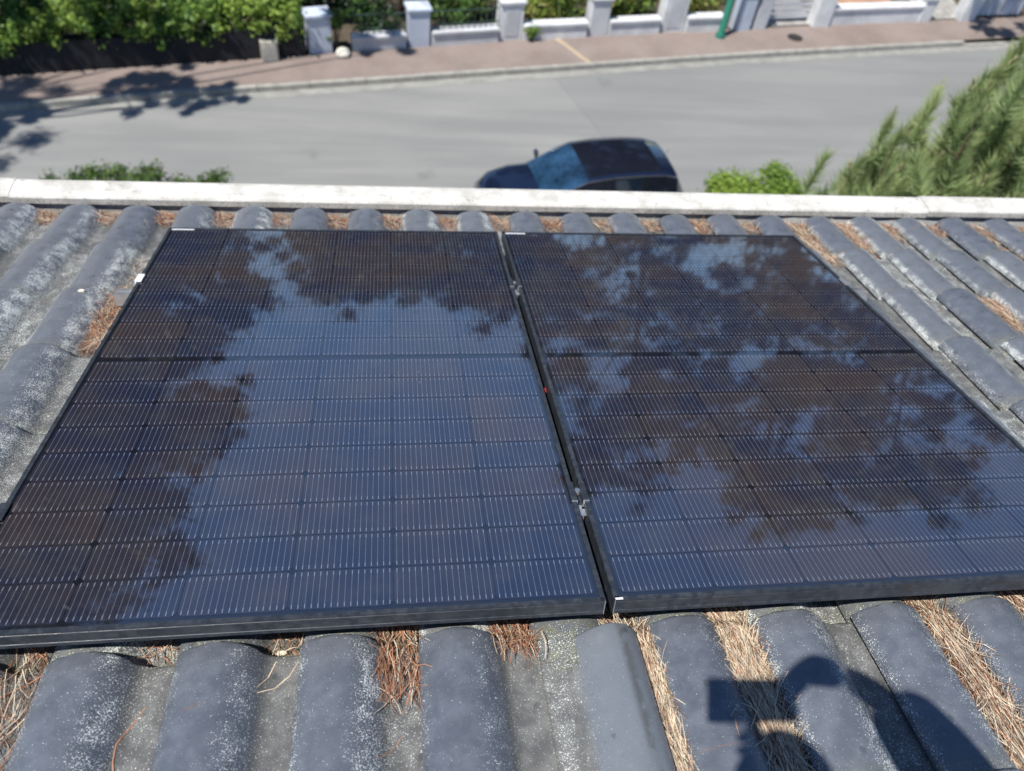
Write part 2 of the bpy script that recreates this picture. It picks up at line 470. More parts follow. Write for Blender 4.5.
for r in range(12):
    for k in range(-30, 45):
        x0 = PH0 + PITCH * k; y1 = .41 - EXPO * r; y0 = y1 - TLEN
        jx, jy, jz = RD.uniform(-.003, .003), RD.uniform(-.005, .005), RD.uniform(-.0012, .0012)
        jr = RD.uniform(-.006, .006)
        if r < 9 and -10 <= k <= 20:
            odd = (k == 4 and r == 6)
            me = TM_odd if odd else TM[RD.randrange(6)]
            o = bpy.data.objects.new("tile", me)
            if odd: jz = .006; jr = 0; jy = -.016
            o.location = rp(x0 + jx, y0 + jy, ZB + jz)
            o.rotation_euler = (-TH, 0, 0)
            o.rotation_euler = (Matrix.Rotation(-TH, 3, 'X') @ Matrix.Rotation(jr, 3, 'Z')).to_euler()
            put(o, parent=house)
            if odd: o["label"] = "odd smooth tile with its roll edge on the right"
            cnt += 1
        else:
            me = TM[0]; b = len(stuffV)
            stuffV += [tuple(rp(x0 + jx + v.co.x, y0 + jy + v.co.y, ZB + v.co.z)) for v in me.vertices]
            stuffF += [tuple(b + i for i in p.vertices) for p in me.polygons]
sm = autosmooth(mesh("distant_tiles", stuffV, stuffF, plain("tile_far", (.085, .093, .11), .5, 0, .25, 14)), 50)
obj("roof_tiles", sm, house, kind="stuff")
# deck under the tiles, back slope, walls, eave
b = MB()
XL, XR = PH0 - 30 * PITCH + .05, PH0 + 45 * PITCH
c = [rp(XL, .33, -.16), rp(XR, .33, -.16), rp(XR, -3.9, -.16), rp(XL, -3.9, -.16)]
d = [v + Vector((0, 0, -.10)) for v in c]
b.add(c + d, [(0, 1, 2, 3), (7, 6, 5, 4), (0, 4, 5, 1), (1, 5, 6, 2), (2, 6, 7, 3), (3, 7, 4, 0)])
obj("roof_deck", b.mesh("roof_deck", M_felt), house)
ry, rz = rp(0, -3.84, -.09).y, rp(0, -3.84, -.09).z
b = MB(); 
c = [Vector((XL, ry - .1, rz - .05)), Vector((XR, ry - .1, rz - .05)), Vector((XR, ry - 4.4, rz - 1.33)), Vector((XL, ry - 4.4, rz - 1.33))]
d = [v + Vector((0, 0, -.12)) for v in c]
b.add(c + d, [(3, 2, 1, 0), (4, 5, 6, 7), (0, 1, 5, 4), (1, 2, 6, 5), (2, 3, 7, 6), (3, 0, 4, 7)])
obj("back_slope", b.mesh("back_slope", plain("tile_back", (.085, .093, .11), .55, 0, .25, 14)), house)
for k in range(28):       # ridge tiles
    b = MB(); b.tube([(0, 0, 0), (.40, 0, .004)], [.115, .12], 14)
    x0 = XL + .05 + k * .38
    if x0 > XR: break
    obj("ridge_tile", autosmooth(b.mesh("ridge_tile", M_tile)), house, loc=(x0, ry - .06, rz - .015))
b = MB(); b.box(XL + .4, XR - .4, ry - 4.0, .10, 0, 6.62)
b.add([(XL + .4, ry - 4.0, 6.62), (XL + .4, .10, 6.62), (XL + .4, ry, rz - .25), (XR - .4, ry - 4.0, 6.62), (XR - .4, .10, 6.62), (XR - .4, ry, rz - .25)], [(0, 1, 2), (5, 4, 3)])
obj("wall", b.mesh("wall", M_wallw), house)
b = MB(); b.box(XL, XR, .105, .33, 6.70, 6.73); b.box(XL, XR, .335, .355, 6.68, 6.86)
obj("eave_board", b.mesh("eave_board", M_wood), house)
# gutter: white painted box section with a broad rolled lip; two lengths meeting at a joint on the right
def gutter_len(x0, x1, dz, dy):
    b = MB()
    lip = [(.420, 6.952), (.420, 6.978), (.426, 6.986), (.440, 6.990), (.508, 6.991), (.526, 6.987), (.534, 6.975), (.534, 6.80), (.522, 6.79), (.430, 6.79), (.430, 6.952)]
    b.prism([(y + dy, z + dz) for y, z in lip], x0, x1, 'x', 0)
    return b.mesh("gutter_length", M_gutter)
for x0, x1, dz, dy in ((XL, -.7008, .002, .003), (-.6992, 3.129, 0, 0), (3.131, XR, .003, .005)):
    obj("gutter_lip", gutter_len(x0, x1, dz, dy), house)
b = MB(); b.box(XL, XR, .357, .424, 6.80, 6.815, 0)
obj("gutter_trough", b.mesh("gutter_trough", M_gutter_in), house)
# bent grey flashing strip seen at the right end of the eave
vs = []; fs = []
n = 24
for i in range(n + 1):
    x = 2.42 + i * .075; w = .052 + .006 * math.sin(i * .9) - (.030 * max(0, (i - 14) / 10.0))
    zz = .003 * math.sin(i * 1.7)
    vs += [(x, .352, 6.936 + zz), (x, .352 + w, 6.948 + zz), (x, .353 + w, 6.932 + zz), (x, .353, 6.928 + zz)]
for i in range(n):
    for j in range(4): fs.append((i * 4 + j, i * 4 + (j + 1) % 4, (i + 1) * 4 + (j + 1) % 4, (i + 1) * 4 + j))
fs += [(0, 1, 2, 3), (n * 4 + 3, n * 4 + 2, n * 4 + 1, n * 4)]
obj("flashing", mesh("flashing", vs, fs, M_zinc), house)

# ------------------------------------------------------------------ solar panels
RPI, MG = .0940, .0177
U0, U1, VT, VB = -.015, 1.119, .0174, -1.7275
def chamfer_cell():
    w, h, c = CW / 2, CH / 2, .0085
    P = [(-w + c, -h), (w - c, -h), (w, -h + c), (w, h - c), (w - c, h), (-w + c, h), (-w, h - c), (-w, -h + c)]
    V = [(x, y, 0) for x, y in P] + [(x, y, -.0004) for x, y in P]
    F = [tuple(range(8))] + [(i, i + 8, (i + 1) % 8 + 8, (i + 1) % 8) for i in range(8)]
    return mesh("cell", V, F, M_cell)
ME_cell = chamfer_cell()
LIP = .0095
def frame_parts():
    side = MB(); side.prism([(0, .0015), (LIP, .0015), (LIP, -.0012), (.002, -.0012), (.002, -.0315), (.022, -.0315), (.022, -.0335), (0, -.0335)], VT, VB, 'y')
    end = MB()
    W = (U1 - U0) - .003
    prof = [(0, .0015), (LIP, .0015), (LIP, -.0012), (.002, -.0012), (.002, -.0315), (.020, -.0315), (.020, -.0335), (-.0000, -.0335), (-.0000, -.0260), (.0008, -.0255), (.0008, -.0100), (0, -.0095), (0, -.0040), (.0006, -.0036), (.0006, -.0026), (0, -.0022)]
    end.prism(prof, 0, W, 'x')
    return side.mesh("frame_side", M_frame), end.mesh("frame_end", M_frame)
ME_side, ME_end = frame_parts()
def panel(x_off, label, yaw=0.0, dy=0.0):
    t = empty("solar_panel", rp(x_off, dy, 0), RROT, label=label, cat="solar panel", group="solar panels fixed on the tile roof")
    t.rotation_euler = (Matrix.Rotation(-TH, 3, 'X') @ Matrix.Rotation(yaw, 3, 'Z')).to_euler()
    b = MB(); b.box(U0 + .003, U1 - .003, VB + .003, VT - .003, -.0035, -.0006)
    obj("backsheet", b.mesh("backsheet", M_sheet), t)
    for j in range(18):
        for i in range(6):
            y = -(j * RPI + (MG if j >= 9 else 0) + RPI / 2)
            obj("cell", ME_cell, t, loc=(i * .184 + .092, y, 0))
    obj("frame_side", ME_side, t, loc=(U0, 0, 0))
    s = obj("frame_side", ME_side, t, loc=(U1, VT + VB, 0)); s.rotation_euler = (0, 0, math.pi)
    e = obj("frame_end", ME_end, t, loc=(U0 + .0015, VB, 0))
    e2 = obj("frame_end", ME_end, t, loc=(U1 - .0015, VT, 0)); e2.rotation_euler = (0, 0, math.pi)
    for sx in (U0 + .0002, U1 - .0016):        # bare cut edges of the mitred corners
        c = MB(); c.box(sx, sx + .0014, VB - .0012, VB - .0001, -.0330, .0012)
        obj("corner_edge", c.mesh("corner_edge", M_alu), t)
    c = MB(); c.box(U0 + .012, U0 + .085, VT - .0165, VT - .0100, .0004, .0010)
    obj("barcode_label", c.mesh("barcode_label", M_label), t)
    if x_off > 0:
        c = MB(); c.box(U0 + .002, U0 + .016, VB + .001, VB + .0055, .0016, .0021)
        obj("paint_scratch", c.mesh("paint_scratch", M_label), t)
    return t
panel(0, "black solar panel on the left mirroring a patch of open blue sky")
panel(1.1508, "black solar panel on the right, mirroring dark pine branches with small sky gaps")
# mounting rails run across under both panels
for y, lab in ((-.40, "aluminium mounting rail crossing under the gutter end of both panels"), (-1.43, "aluminium mounting rail crossing under the near end of both panels")):
    t = empty("mounting_rail", rp(-.085, y, -.054), RROT, label=lab, cat="mounting rail", group="rails under the panels")
    b = MB(); b.prism([(-.019, -.0195), (.019, -.0195), (.019, .0195), (.006, .0195), (.006, .008), (-.006, .008), (-.006, .0195), (-.019, .0195)], 0, 2.44, 'x')
    obj("rail_profile", b.mesh("rail_profile", M_frame if y < -1 else M_alu), t)  # near rail gets the dark frame colour in place of shadow
    for hx in (.23, 1.09, 1.95):
        h = MB(); h.box(hx - .02, hx + .02, .020, .026, -.06, .019); h.box(hx - .02, hx + .02, .026, .075, -.060, -.054)
        obj("roof_hook", h.mesh("roof_hook", M_alu), t)
def clamp(x, y, lab, endc=0):
    t = empty("panel_clamp", rp(x, y, 0), RROT, label=lab, cat="clamp", group="clamps holding the panels")
    L = .030
    if endc == 0:
        # hat-shaped black body extruded along the slope, with bare sawn ends
        prof = [(-.019, .0020), (-.019, .0048), (-.0062, .0048), (-.0062, -.0100), (.0062, -.0100), (.0062, .0048), (.019, .0048), (.019, .0020), (.0086, .0020), (.0086, -.0125), (-.0086, -.0125), (-.0086, .0020)]
        b = MB(); b.prism(prof, -L, L, 'y', 0, 1)
        obj("clamp_body", b.mesh("clamp_body", [M_frame, M_alu]), t)
        c = MB()                                        # bare silver section facing the viewer
        c.prism(prof, -L - .0022, -L - .0002, 'y')
        obj("cut_end", c.mesh("cut_end", M_alu), t)
        c = MB(); c.box(-.0032, .0036, -L - .030, -L - .002, -.034, -.0135); c.box(-.009, .009, -L - .0300, -L - .010, -.0135, -.0118)
        obj("rail_nut", c.mesh("rail_nut", M_alu), t)
    else:
        s = endc
        prof = [(-.014, .0020), (-.014, .0050), (.0050, .0050), (.0050, -.0300), (.020, -.0300), (.020, -.0330), (.0015, -.0330), (.0015, .0020)]
        prof = [(p * s, q) for p, q in prof]
        if s < 0: prof = prof[::-1]
        b = MB(); b.prism(prof, -L * .8, L * .8, 'y', 0, 0)
        obj("clamp_body", b.mesh("clamp_body", M_frame if y < -1 else (M_label if s < 0 else M_alu)), t)  # low left clamp coloured dark to stand in for shadow
    c = MB(); bx = 0 if endc == 0 else .0125 * endc; bz = -.0065 if endc == 0 else -.026
    c.tube([(bx, .006, bz), (bx, .006, bz + .006), (bx, .006, bz + .0085)], [.0075, .0075, .006], 12)
    c.tube([(bx, .006, bz - .0008), (bx, .006, bz + .0004)], [.0075, .0075], 14)
    obj("bolt", autosmooth(c.mesh("bolt", M_steel)), t)
clamp(1.1274, -.405, "far bolted clamp in the gap between the two panels")
clamp(1.1274, -1.425, "near bolted clamp in the gap between the two panels")
clamp(U0 - .001, -.385, "silver end clamp on the far left edge of the left panel", -1)
clamp(1.1508 + U1 + .001, -.395, "silver end clamp on the right edge of the right panel", 1)
clamp(U0 - .001, -1.425, "end clamp low on the left edge of the left panel, in shade", -1)
# plugs and cable in the gap
t = obj("cable", (lambda b: (b.tube([(1.128 + .003 * math.sin(i * .9), -.50 - i * .06, -.060 + .008 * math.sin(i * 1.3)) for i in range(18)], .0032, 8), b.mesh("cable", M_rubber))[1])(MB()), label="black cable sagging in the gap between the two panels", cat="cable")
t.matrix_world = RM
b = MB(); b.tube([(1.1305, -.985, -.024), (1.1305, -1.000, -.024)], [.0030, .0030], 10)
t = obj("cable_plug", b.mesh("cable_plug", plain("red_plastic", (.6, .05, .06), .4)), label="tiny red plastic plug in the gap between the panels", cat="plug"); t.matrix_world = RM

# ------------------------------------------------------------------ fallen pine needles
M_straw = plain("straw_needle", (.54, .45, .33), .6, 0, .35, 60)
M_orange = plain("orange_needle", (.36, .17, .095), .6, 0, .4, 60)
M_brown = plain("brown_needle", (.17, .085, .045), .7, 0, .4, 60)
M_greyn = plain("grey_needle", (.20, .18, .15), .7, 0, .3, 60)
NV = []; NI = []
def tile_z(x, y):
    """height of the tiles in the roof frame"""
    f = ((x - PH0) / PITCH) % 1.0 * PITCH
    z = np.interp(f, [p[0] for p in PROF], [p[1] for p in PROF])
    ph = ((.41 - y) / EXPO) % 1.0
    return ZB + z + .020 * (TLEN / EXPO - ph)
def needle(p, ang, L, w, curve, lift, mi, tilt=0.0, cap=None):
    """a bent flat blade lying on the tiles"""
    n = 4; pts = []
    x, y = p; a = ang
    for k in range(n + 1):
        s = k / n
        pts.append((x, y, 0)); x += math.cos(a) * L / n; y += math.sin(a) * L / n; a += curve / n
    q = []
    for k, (x, y, _) in enumerate(pts):
        s = k / n
        zt_ = tile_z(x, y)
        if cap is not None: zt_ = min(zt_, tile_z(PH0 + PITCH * (math.floor((cap - PH0) / PITCH)) + .19, y) + .014)
        q.append(np.array([x, y, zt_ + lift + tilt * s + .0012]))
    t = q[-1] - q[0]; nx = np.array([-t[1], t[0], 0]); nx /= (np.linalg.norm(nx) + 1e-9)
    roll = random.uniform(-.9, .9); nx = nx * math.cos(roll) + np.array([0, 0, 1]) * math.sin(roll)
    for k in range(n):
        wa = w * (1 - .25 * (k == 0)) ; wb = w * (1 - .6 * (k == n - 1))
        NV.append([q[k] - nx * wa / 2, q[k] + nx * wa / 2, q[k + 1] + nx * wb / 2, q[k + 1] - nx * wb / 2]); NI.append(mi)
def drift(x0, x1, y0, y1, n, mix, h=.02, L=(.06, .13), dirn=math.pi / 2, spread=.35, w=(.0009, .0015)):
    for _ in range(n):
        Ln = random.uniform(*L)
        a = dirn + random.gauss(0, spread) + (math.pi if random.random() < .5 else 0)
        cx = random.uniform(x0, x1); cy = y1 - (y1 - y0) * random.random() ** 1.25
        cx -= math.cos(a) * Ln / 2; cy -= math.sin(a) * Ln / 2
        e = 1 - abs((cx - (x0 + x1) / 2) / max(1e-3, (x1 - x0) / 2)) ** 2 * .7
        mi = random.choices((0, 1, 2, 3), mix)[0]
        needle((cx, cy), a, Ln, random.uniform(*w), random.gauss(0, .75), random.random() ** .7 * h * max(.1, e), mi, random.uniform(-.004, .006), (x0 + x1) / 2)
STRAW = (7, .9, 2.2, 1.2); ORG = (2.0, 5, 2.6, .3); MIX = (4, 3, 1.5, .6)
def pan(k, y0, y1, n, mix, h=.018, xa=.150, xb=.213, **kw):
    drift(PH0 + PITCH * k + xa, PH0 + PITCH * k + xb, y0, y1, n, mix, h, **kw)
pan(4, -2.12, -1.72, 800, STRAW, .022, .190, .222, spread=.10)
pan(5, -2.14, -1.66, 2300, STRAW, .024, .138, .212, spread=.24)
pan(7, -2.14, -1.66, 2400, (6, 2.0, 2.6, 1), .024, .138, .212, spread=.26)
pan(8, -1.85, -1.60, 260, MIX, .014, .150, .213, spread=.4)
pan(2, -1.82, -1.64, 300, ORG, .030, .140, .216, spread=.28, L=(.04, .10))
pan(2, -1.72, -1.62, 60, STRAW, .026, .120, .222, spread=.6, L=(.04, .10))
pan(3, -1.74, -1.62, 330, ORG, .030, .130, .218, spread=.5, L=(.035, .09))
pan(1, -1.70, -1.62, 55, ORG, .022, .150, .213, spread=.5, L=(.03, .07))
pan(0, -1.70, -1.62, 45, ORG, .018, .150, .210, spread=.7, L=(.03, .06))
pan(-1, -1.86, -1.62, 120, (4, 3, 3, 1), .022, .145, .210, spread=.45, L=(.05, .12))
pan(-1, -2.10, -1.80, 60, (2, 4, 2, 1), .012, .145, .210, spread=.5)
pan(4, -1.72, -1.62, 120, STRAW, .02, .12, .215, spread=.6)
# beside the left panel
pan(-2, -.62, -.26, 900, (3, 6, 2, .2), .036, .150, .240, spread=.45, L=(.04, .09))
pan(-2, -.25, .0, 70, MIX, .01, .150, .21, spread=.6, L=(.03, .06))
# eave row, needles washed down against the gutter
for k in range(-6, 19):
    m = ORG if k in (-2, 0, 1, 3, 5, 12, 15) else (3.5, 4, 2, .5)
    pan(k, .31, .44, 150 + 50 * (k % 3), m, .022, .140, .218, spread=.9, L=(.03, .08))
pan(11, .28, .44, 120, STRAW, .03, .05, .24, spread=.9, L=(.05, .12))
# right of the right panel
pan(10, .0, .38, 650, (6, 3, 1.6, .3), .024, .140, .218, spread=.3, L=(.05, .10))
pan(11, .12, .40, 520, (5, 4, 1.5, .3), .024, .140, .218, spread=.35, L=(.05, .10))
pan(12, .25, .40, 160, STRAW, .02, .140, .218, spread=.4, L=(.04, .09))
pan(14, .05, .36, 220, (5, 2, 2, 2), .015, .140, .218, spread=.3, L=(.04, .09))
pan(15, .2, .40, 200, MIX, .02, .140, .218, spread=.4, L=(.04, .09))
pan(16, .1, .40, 260, STRAW, .02, .140, .218, spread=.4, L=(.04, .09))
pan(12, -.52, -.33, 380, (6, 3, 1, .4), .024, .140, .218, spread=.25, L=(.05, .10))
pan(13, -.40, -.20, 60, STRAW, .012, .140, .218, spread=.3)
# a few stray ones on the rolls
for _ in range(46):
    needle((random.uniform(-.6, 3.4), random.choice((random.uniform(-2.1, -1.78), random.uniform(-.4, .35)))), random.uniform(0, 6.28), random.uniform(.03, .09), .0013, random.gauss(0, .6), .0005, random.choice((0, 0, 1, 2)))
# long curled needles that hang over the tiles at the near edge
for p, a, L, c in (((.497, -1.79), 1.0, .14, 1.1), ((.50, -1.795), .45, .13, 1.4), ((.93, -1.71), -.75, .17, .2), ((.70, -1.86), .95, .13, .25), ((.958, -1.80), 1.9, .12, -.6), ((1.0, -1.70), -1.2, .08, -.8)):
    needle(p, a, L, .0022, c, .004, 0)
nm = qmesh("pine_needles", np.array(NV), [M_straw, M_orange, M_brown, M_greyn], NI)
t = obj("pine_needles", nm, label="dry orange and straw coloured pine needles drifted in the tile channels", cat="pine needles", kind="stuff")
t.matrix_world = RM
# a dry curled leaf stalk lying on a tile, bottom left
def lie(pts, r, name, mat, label, cat, up=.004):
    b = MB(); b.tube([(x, y, tile_z(x, y) + up) for x, y in pts], r, 6)
    o = obj(name, autosmooth(b.mesh(name, mat)), label=label, cat=cat); o.matrix_world = RM
lie([(.303, -1.925), (.294, -1.895), (.292, -1.868), (.300, -1.845), (.312, -1.822), (.320, -1.800)], [.0010, .0021, .0024, .0018, .0012, .0016], "leaf_stalk", M_orange, "curled orange-brown leaf stalk lying on the tile at the bottom left", "leaf stalk")
lie([(.507, -1.96), (.500, -1.92), (.500, -1.88), (.508, -1.85), (.514, -1.835)], [.0007, .0011, .001, .0007, .0008], "twig", M_straw, "thin pale twig lying on the tile channel near the bottom edge", "twig", .002)
def pebble(x, y, r, name, mat, label, cat, sq=(1, .6, .5)):
    bm = bmesh.new(); bmesh.ops.create_icosphere(bm, subdivisions=2, radius=r)
    for v in bm.verts:
        v.co *= 1 + .15 * math.sin(v.co.x * 900 + v.co.y * 700)
        v.co.x *= sq[0]; v.co.y *= sq[1]; v.co.z *= sq[2]
    me = bpy.data.meshes.new(name); bm.to_mesh(me); bm.free(); me.materials.append(mat)
    o = obj(name, autosmooth(me, 80), label=label, cat=cat)
    o.matrix_world = RM @ Matrix.Translation((x, y, tile_z(x, y) + r * sq[2] * .8))
M_peb = plain("pale_stone", (.62, .58, .46), .8, 0, .2, 80)
pebble(.530, -1.693, .011, "pebble", M_peb, "small pale pebble just below the near edge of the left panel", "pebble")
pebble(-.205, -.335, .011, "pebble", M_peb, "small whitish pebble on the tile left of the silver end clamp", "pebble")
pebble(3.50, .27, .022, "pebble", M_peb, "white stone on the tiles at the far right near the gutter", "pebble")

# ------------------------------------------------------------------ foliage
def leaf_quads(centers, radii, per, size, flat=.75, aspect=.55, seed=0, shell=.55, jit=.25):
    r = np.random.default_rng(seed); out = []
    for (c, R) in zip(centers, radii):
        n = int(per * (1 if np.isscalar(R) else 1))
        d = r.normal(size=(n, 3)); d /= np.linalg.norm(d, axis=1)[:, None]
        rad = (shell + (1 - shell) * r.random(n) ** .7)
        RR = np.array(R if not np.isscalar(R) else (R, R, R * flat))
        p = np.array(c) + d * rad[:, None] * RR * (1 + jit * r.normal(size=n))[:, None]
        nrm = d + r.normal(size=(n, 3)) * .7; nrm[:, 2] += .35; nrm /= np.linalg.norm(nrm, axis=1)[:, None]
        a = np.cross(nrm, r.normal(size=(n, 3))); a /= np.linalg.norm(a, axis=1)[:, None]
        b = np.cross(nrm, a)
        s = size * (.6 + .8 * r.random(n))[:, None]
        a = a * s; b = b * s * aspect
        out.append(np.stack([p - a * .5, p + b * .5 - a * .05, p + a * .5, p - b * .5 + a * .05], 1))
    return np.concatenate(out)
def tuft_tris(tips, dirs, n, L, w, seed=0, along=.45):
    """bottle-brush shoots: needles spread round a stem"""
    r = np.random.default_rng(seed); out = []
    for t, d in zip(tips, dirs):
        d = np.array(d) / np.linalg.norm(d); t = np.array(t)
        u = r.random(n); base = t - d * (u * along)[:, None]
        k = r.normal(size=(n, 3)); k -= (k @ d)[:, None] * d; k /= np.linalg.norm(k, axis=1)[:, None]
        op = .35 + .75 * u
        dirn = d * np.cos(op)[:, None] + k * np.sin(op)[:, None]
        side = np.cross(dirn, r.normal(size=(n, 3))); side /= np.linalg.norm(side, axis=1)[:, None]
        l = L * (.7 + .5 * r.random(n))[:, None]
        out.append(np.stack([base - side * w / 2, base + side * w / 2, base + dirn * l], 1))
    return np.concatenate(out)
ML_hedge = leafmat("hedge_leaf", (.045, .11, .022), (.13, .24, .04))
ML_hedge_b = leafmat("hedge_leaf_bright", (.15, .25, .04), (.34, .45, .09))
ML_dark = leafmat("dark_conifer_leaf", (.010, .028, .014), (.030, .06, .026), .15)
ML_pine = leafmat("pine_needle_green", (.28, .38, .17), (.44, .52, .24), .45)
ML_tan = leafmat("pine_candle", (.30, .32, .15), (.42, .40, .22), .2)
ML_yel = leafmat("yellow_shrub_leaf", (.16, .19, .035), (.34, .32, .09))
ML_lime = leafmat("lime_leaf", (.10, .19, .03), (.24, .36, .06))
ML_mid = leafmat("garden_leaf", (.045, .085, .03), (.12, .17, .05))
ML_pinefar = leafmat("tall_pine_leaf", (.016, .030, .014), (.045, .062, .026), .15)
M_bark = plain("pine_bark", (.11, .072, .05), .9, 0, .4, 6, .5)
M_stem = plain("shrub_stem", (.07, .05, .035), .9, 0, .3, 8)

def shrub(name, c, r, label, cat, mat, leaf=.06, per=110, clumps=16, seed=0, group=None, mat2=None, stems=4):
    """bush of leaf clumps on short stems; c = base centre on the ground, r = (rx, ry, height)"""
    rr = random.Random(seed + 100)
    t = empty(name, c, label=label, cat=cat, group=group)
    cs = []; rs = []
    for _ in range(clumps):
        a = rr.uniform(0, 6.28); q = rr.random() ** .5
        z = r[2] * rr.uniform(.25, .88)
        sc = math.sqrt(max(.15, 1 - abs(z / r[2] - .45) ** 1.5))
        cs.append((math.cos(a) * q * r[0] * .8 * sc, math.sin(a) * q * r[1] * .8 * sc, z)); rs.append(min(r[0], r[1], r[2] * .5) * rr.uniform(.35, .6))
    Q = leaf_quads(cs, rs, per, leaf, 1.0, .55, seed)
    idx = (np.random.default_rng(seed).random(len(Q)) < .35).astype(int) if mat2 else None
    obj("foliage", qmesh("foliage", Q, [mat] + ([mat2] if mat2 else []), idx), t)
    b = MB()
    for k in range(stems):
        e = cs[k]
        b.tube([(e[0] * .15, e[1] * .15, -.02), (e[0] * .5, e[1] * .5, e[2] * .5), (e[0], e[1], e[2])], [.022, .014, .006], 6)
    obj("stems", b.mesh("stems", M_stem), t)
    return t

def pine(name, base, H, crown, label, seed, leaf=.20, per=150, trunk=.20, group=None, lean=(0, 0), mat=ML_pinefar, cat="pine tree", jit=.45, twigs=3):
    """tall pine: bare trunk, limbs and a crown of separate tufts; crown = list of (dx,dy,z,R)"""
    t = empty(name, base, label=label, cat=cat, group=group)
    top = max(c[2] for c in crown)
    b = MB(); rr = random.Random(seed)
    tp = []
    for k in range(9):
        s = k / 8
        tp.append((lean[0] * s * s + .12 * math.sin(s * 5 + seed), lean[1] * s * s + .1 * math.sin(s * 4 + seed * 2), top * .97 * s))
    b.tube(tp, [trunk * (1 - .75 * k / 8) for k in range(9)], 10)
    obj("trunk", autosmooth(b.mesh("trunk", M_bark)), t)
    l = MB(); cs = []; rs = []
    for (dx, dy, z, R) in crown:
        zb = max(1.5, z - .5 - .25 * math.hypot(dx, dy)); s = min(1, zb / (top * .97)); i = min(7, int(s * 8)); f = s * 8 - i
        p0 = Vector(tp[i]).lerp(Vector(tp[i + 1]), f) if i < 8 else Vector(tp[8])
        p1 = Vector((dx, dy, z)); mid = (p0 + p1) / 2 + Vector((rr.uniform(-.2, .2), rr.uniform(-.2, .2), -.15))
        l.tube([p0, mid, p1], [.05, .028, .012], 6)
        for _ in range(9):
            d = Vector((rr.gauss(0, 1), rr.gauss(0, 1), rr.gauss(0, .6))).normalized() * R * rr.uniform(.35, 1.15)
            q = p1 + d; cs.append(tuple(q)); rs.append(R * rr.uniform(.22, .46))
            l.tube([p1, (p1 + q) / 2 + Vector((0, 0, .05)), q], [.024, .016, .010], 4)
            for _t in range(twigs):
                e = q + Vector((rr.gauss(0, 1), rr.gauss(0, 1), rr.gauss(-.1, .7))).normalized() * R * rr.uniform(.5, .95)
                l.tube([q, (q + e) / 2 + Vector((rr.gauss(0, .06), rr.gauss(0, .06), rr.gauss(0, .06))), e], [.018, .015, .008], 3, caps=False)
    obj("limbs", l.mesh("limbs", M_bark), t)
    obj("crown", qmesh("crown", leaf_quads(cs, rs, int(per * .72), leaf, .7, .24, seed, .15, jit), [mat]), t)
    return t

def crown_blob(cx, cy, z0, z1, R, n, seed, r=(.7, 1.2)):
    rr = random.Random(seed); out = []
    for _ in range(n):
        s = rr.random(); z = z0 + (z1 - z0) * s
        q = R * math.sqrt(max(.08, 1 - (2 * s - .9) ** 2 * .75)) * rr.random() ** .5; a = rr.uniform(0, 6.28)
        out.append((cx + math.cos(a) * q, cy + math.sin(a) * q, z, rr.uniform(*r)))
    return out

# --- tall trees across the street (the panels mirror them)
G1 = "tall pines across the street"
BR = (.9, 1.5)
pine("pine_tree", (-10.2, 21.5, 0), 22, crown_blob(0, 0, 7, 21, 5.9, 125, 1, (1.0, 1.6)), "big dense pine behind the hedge, mirrored on the left side of the left panel", 1, .30, 190, .28, G1)
pine("pine_tree", (-13.5, 24.5, 0), 21, crown_blob(0, 0, 6, 21, 5.0, 80, 15, (1.1, 1.7)), "broad pine farthest left across the street, mirrored at the left edge of the left panel", 15, .34, 150, .28, G1)
pine("pine_tree", (-7.0, 23.5, 0), 16, crown_blob(0, 0, 6, 16.8, 3.1, 80, 2, (.9, 1.4)), "slimmer pine mirrored just left of the blue gap in the left panel", 2, .28, 190, .2, G1)
pine("pine_tree", (-.5, 30, 0), 13, crown_blob(0, 0, 7.6, 12.8, 3.1, 48, 3, (.8, 1.3)), "round pine far behind the gardens, mirrored in the upper middle of the left panel", 3, .28, 170, .2, G1)
pine("pine_tree", (5.2, 29, 0), 13, crown_blob(0, 0, 6.5, 13.0, 3.6, 52, 4, BR), "dense low pine mirrored at the upper right corner of the left panel", 4, .28, 190, .2, G1)
pine("pine_tree", (2.1, 31.5, 0), 13, crown_blob(0, 0, 7, 12.6, 2.8, 34, 14, BR), "low pine standing between two others, mirrored high in the left panel", 14, .28, 190, .2, G1)
pine("pine_tree", (9.4, 24.5, 0), 19, crown_blob(-.3, 0, 7.5, 19, 3.1, 50, 5, (.8, 1.3)), "tall pine with gaps in its crown mirrored beside the gap in the right panel", 5, .26, 120, .24, G1, twigs=7)
pine("pine_tree", (14.4, 23.0, 0), 20, crown_blob(0, 0, 7.0, 19.6, 3.8, 78, 6, (.8, 1.4)), "tallest pine mirrored across the middle of the right panel", 6, .28, 130, .28, G1, twigs=6)
pine("pine_tree", (20.5, 24.5, 0), 19, crown_blob(0, 0, 6.0, 20.4, 4.1, 92, 7, BR), "wide full pine mirrored on the right part of the right panel", 7, .30, 180, .28, G1)
pine("pine_tree", (27.5, 24.0, 0), 19, crown_blob(0, 0, 6.0, 19.0, 4.6, 76, 8, BR), "farthest right of the tall pines, mirrored at the right edge of the right panel", 8, .30, 180, .28, G1)
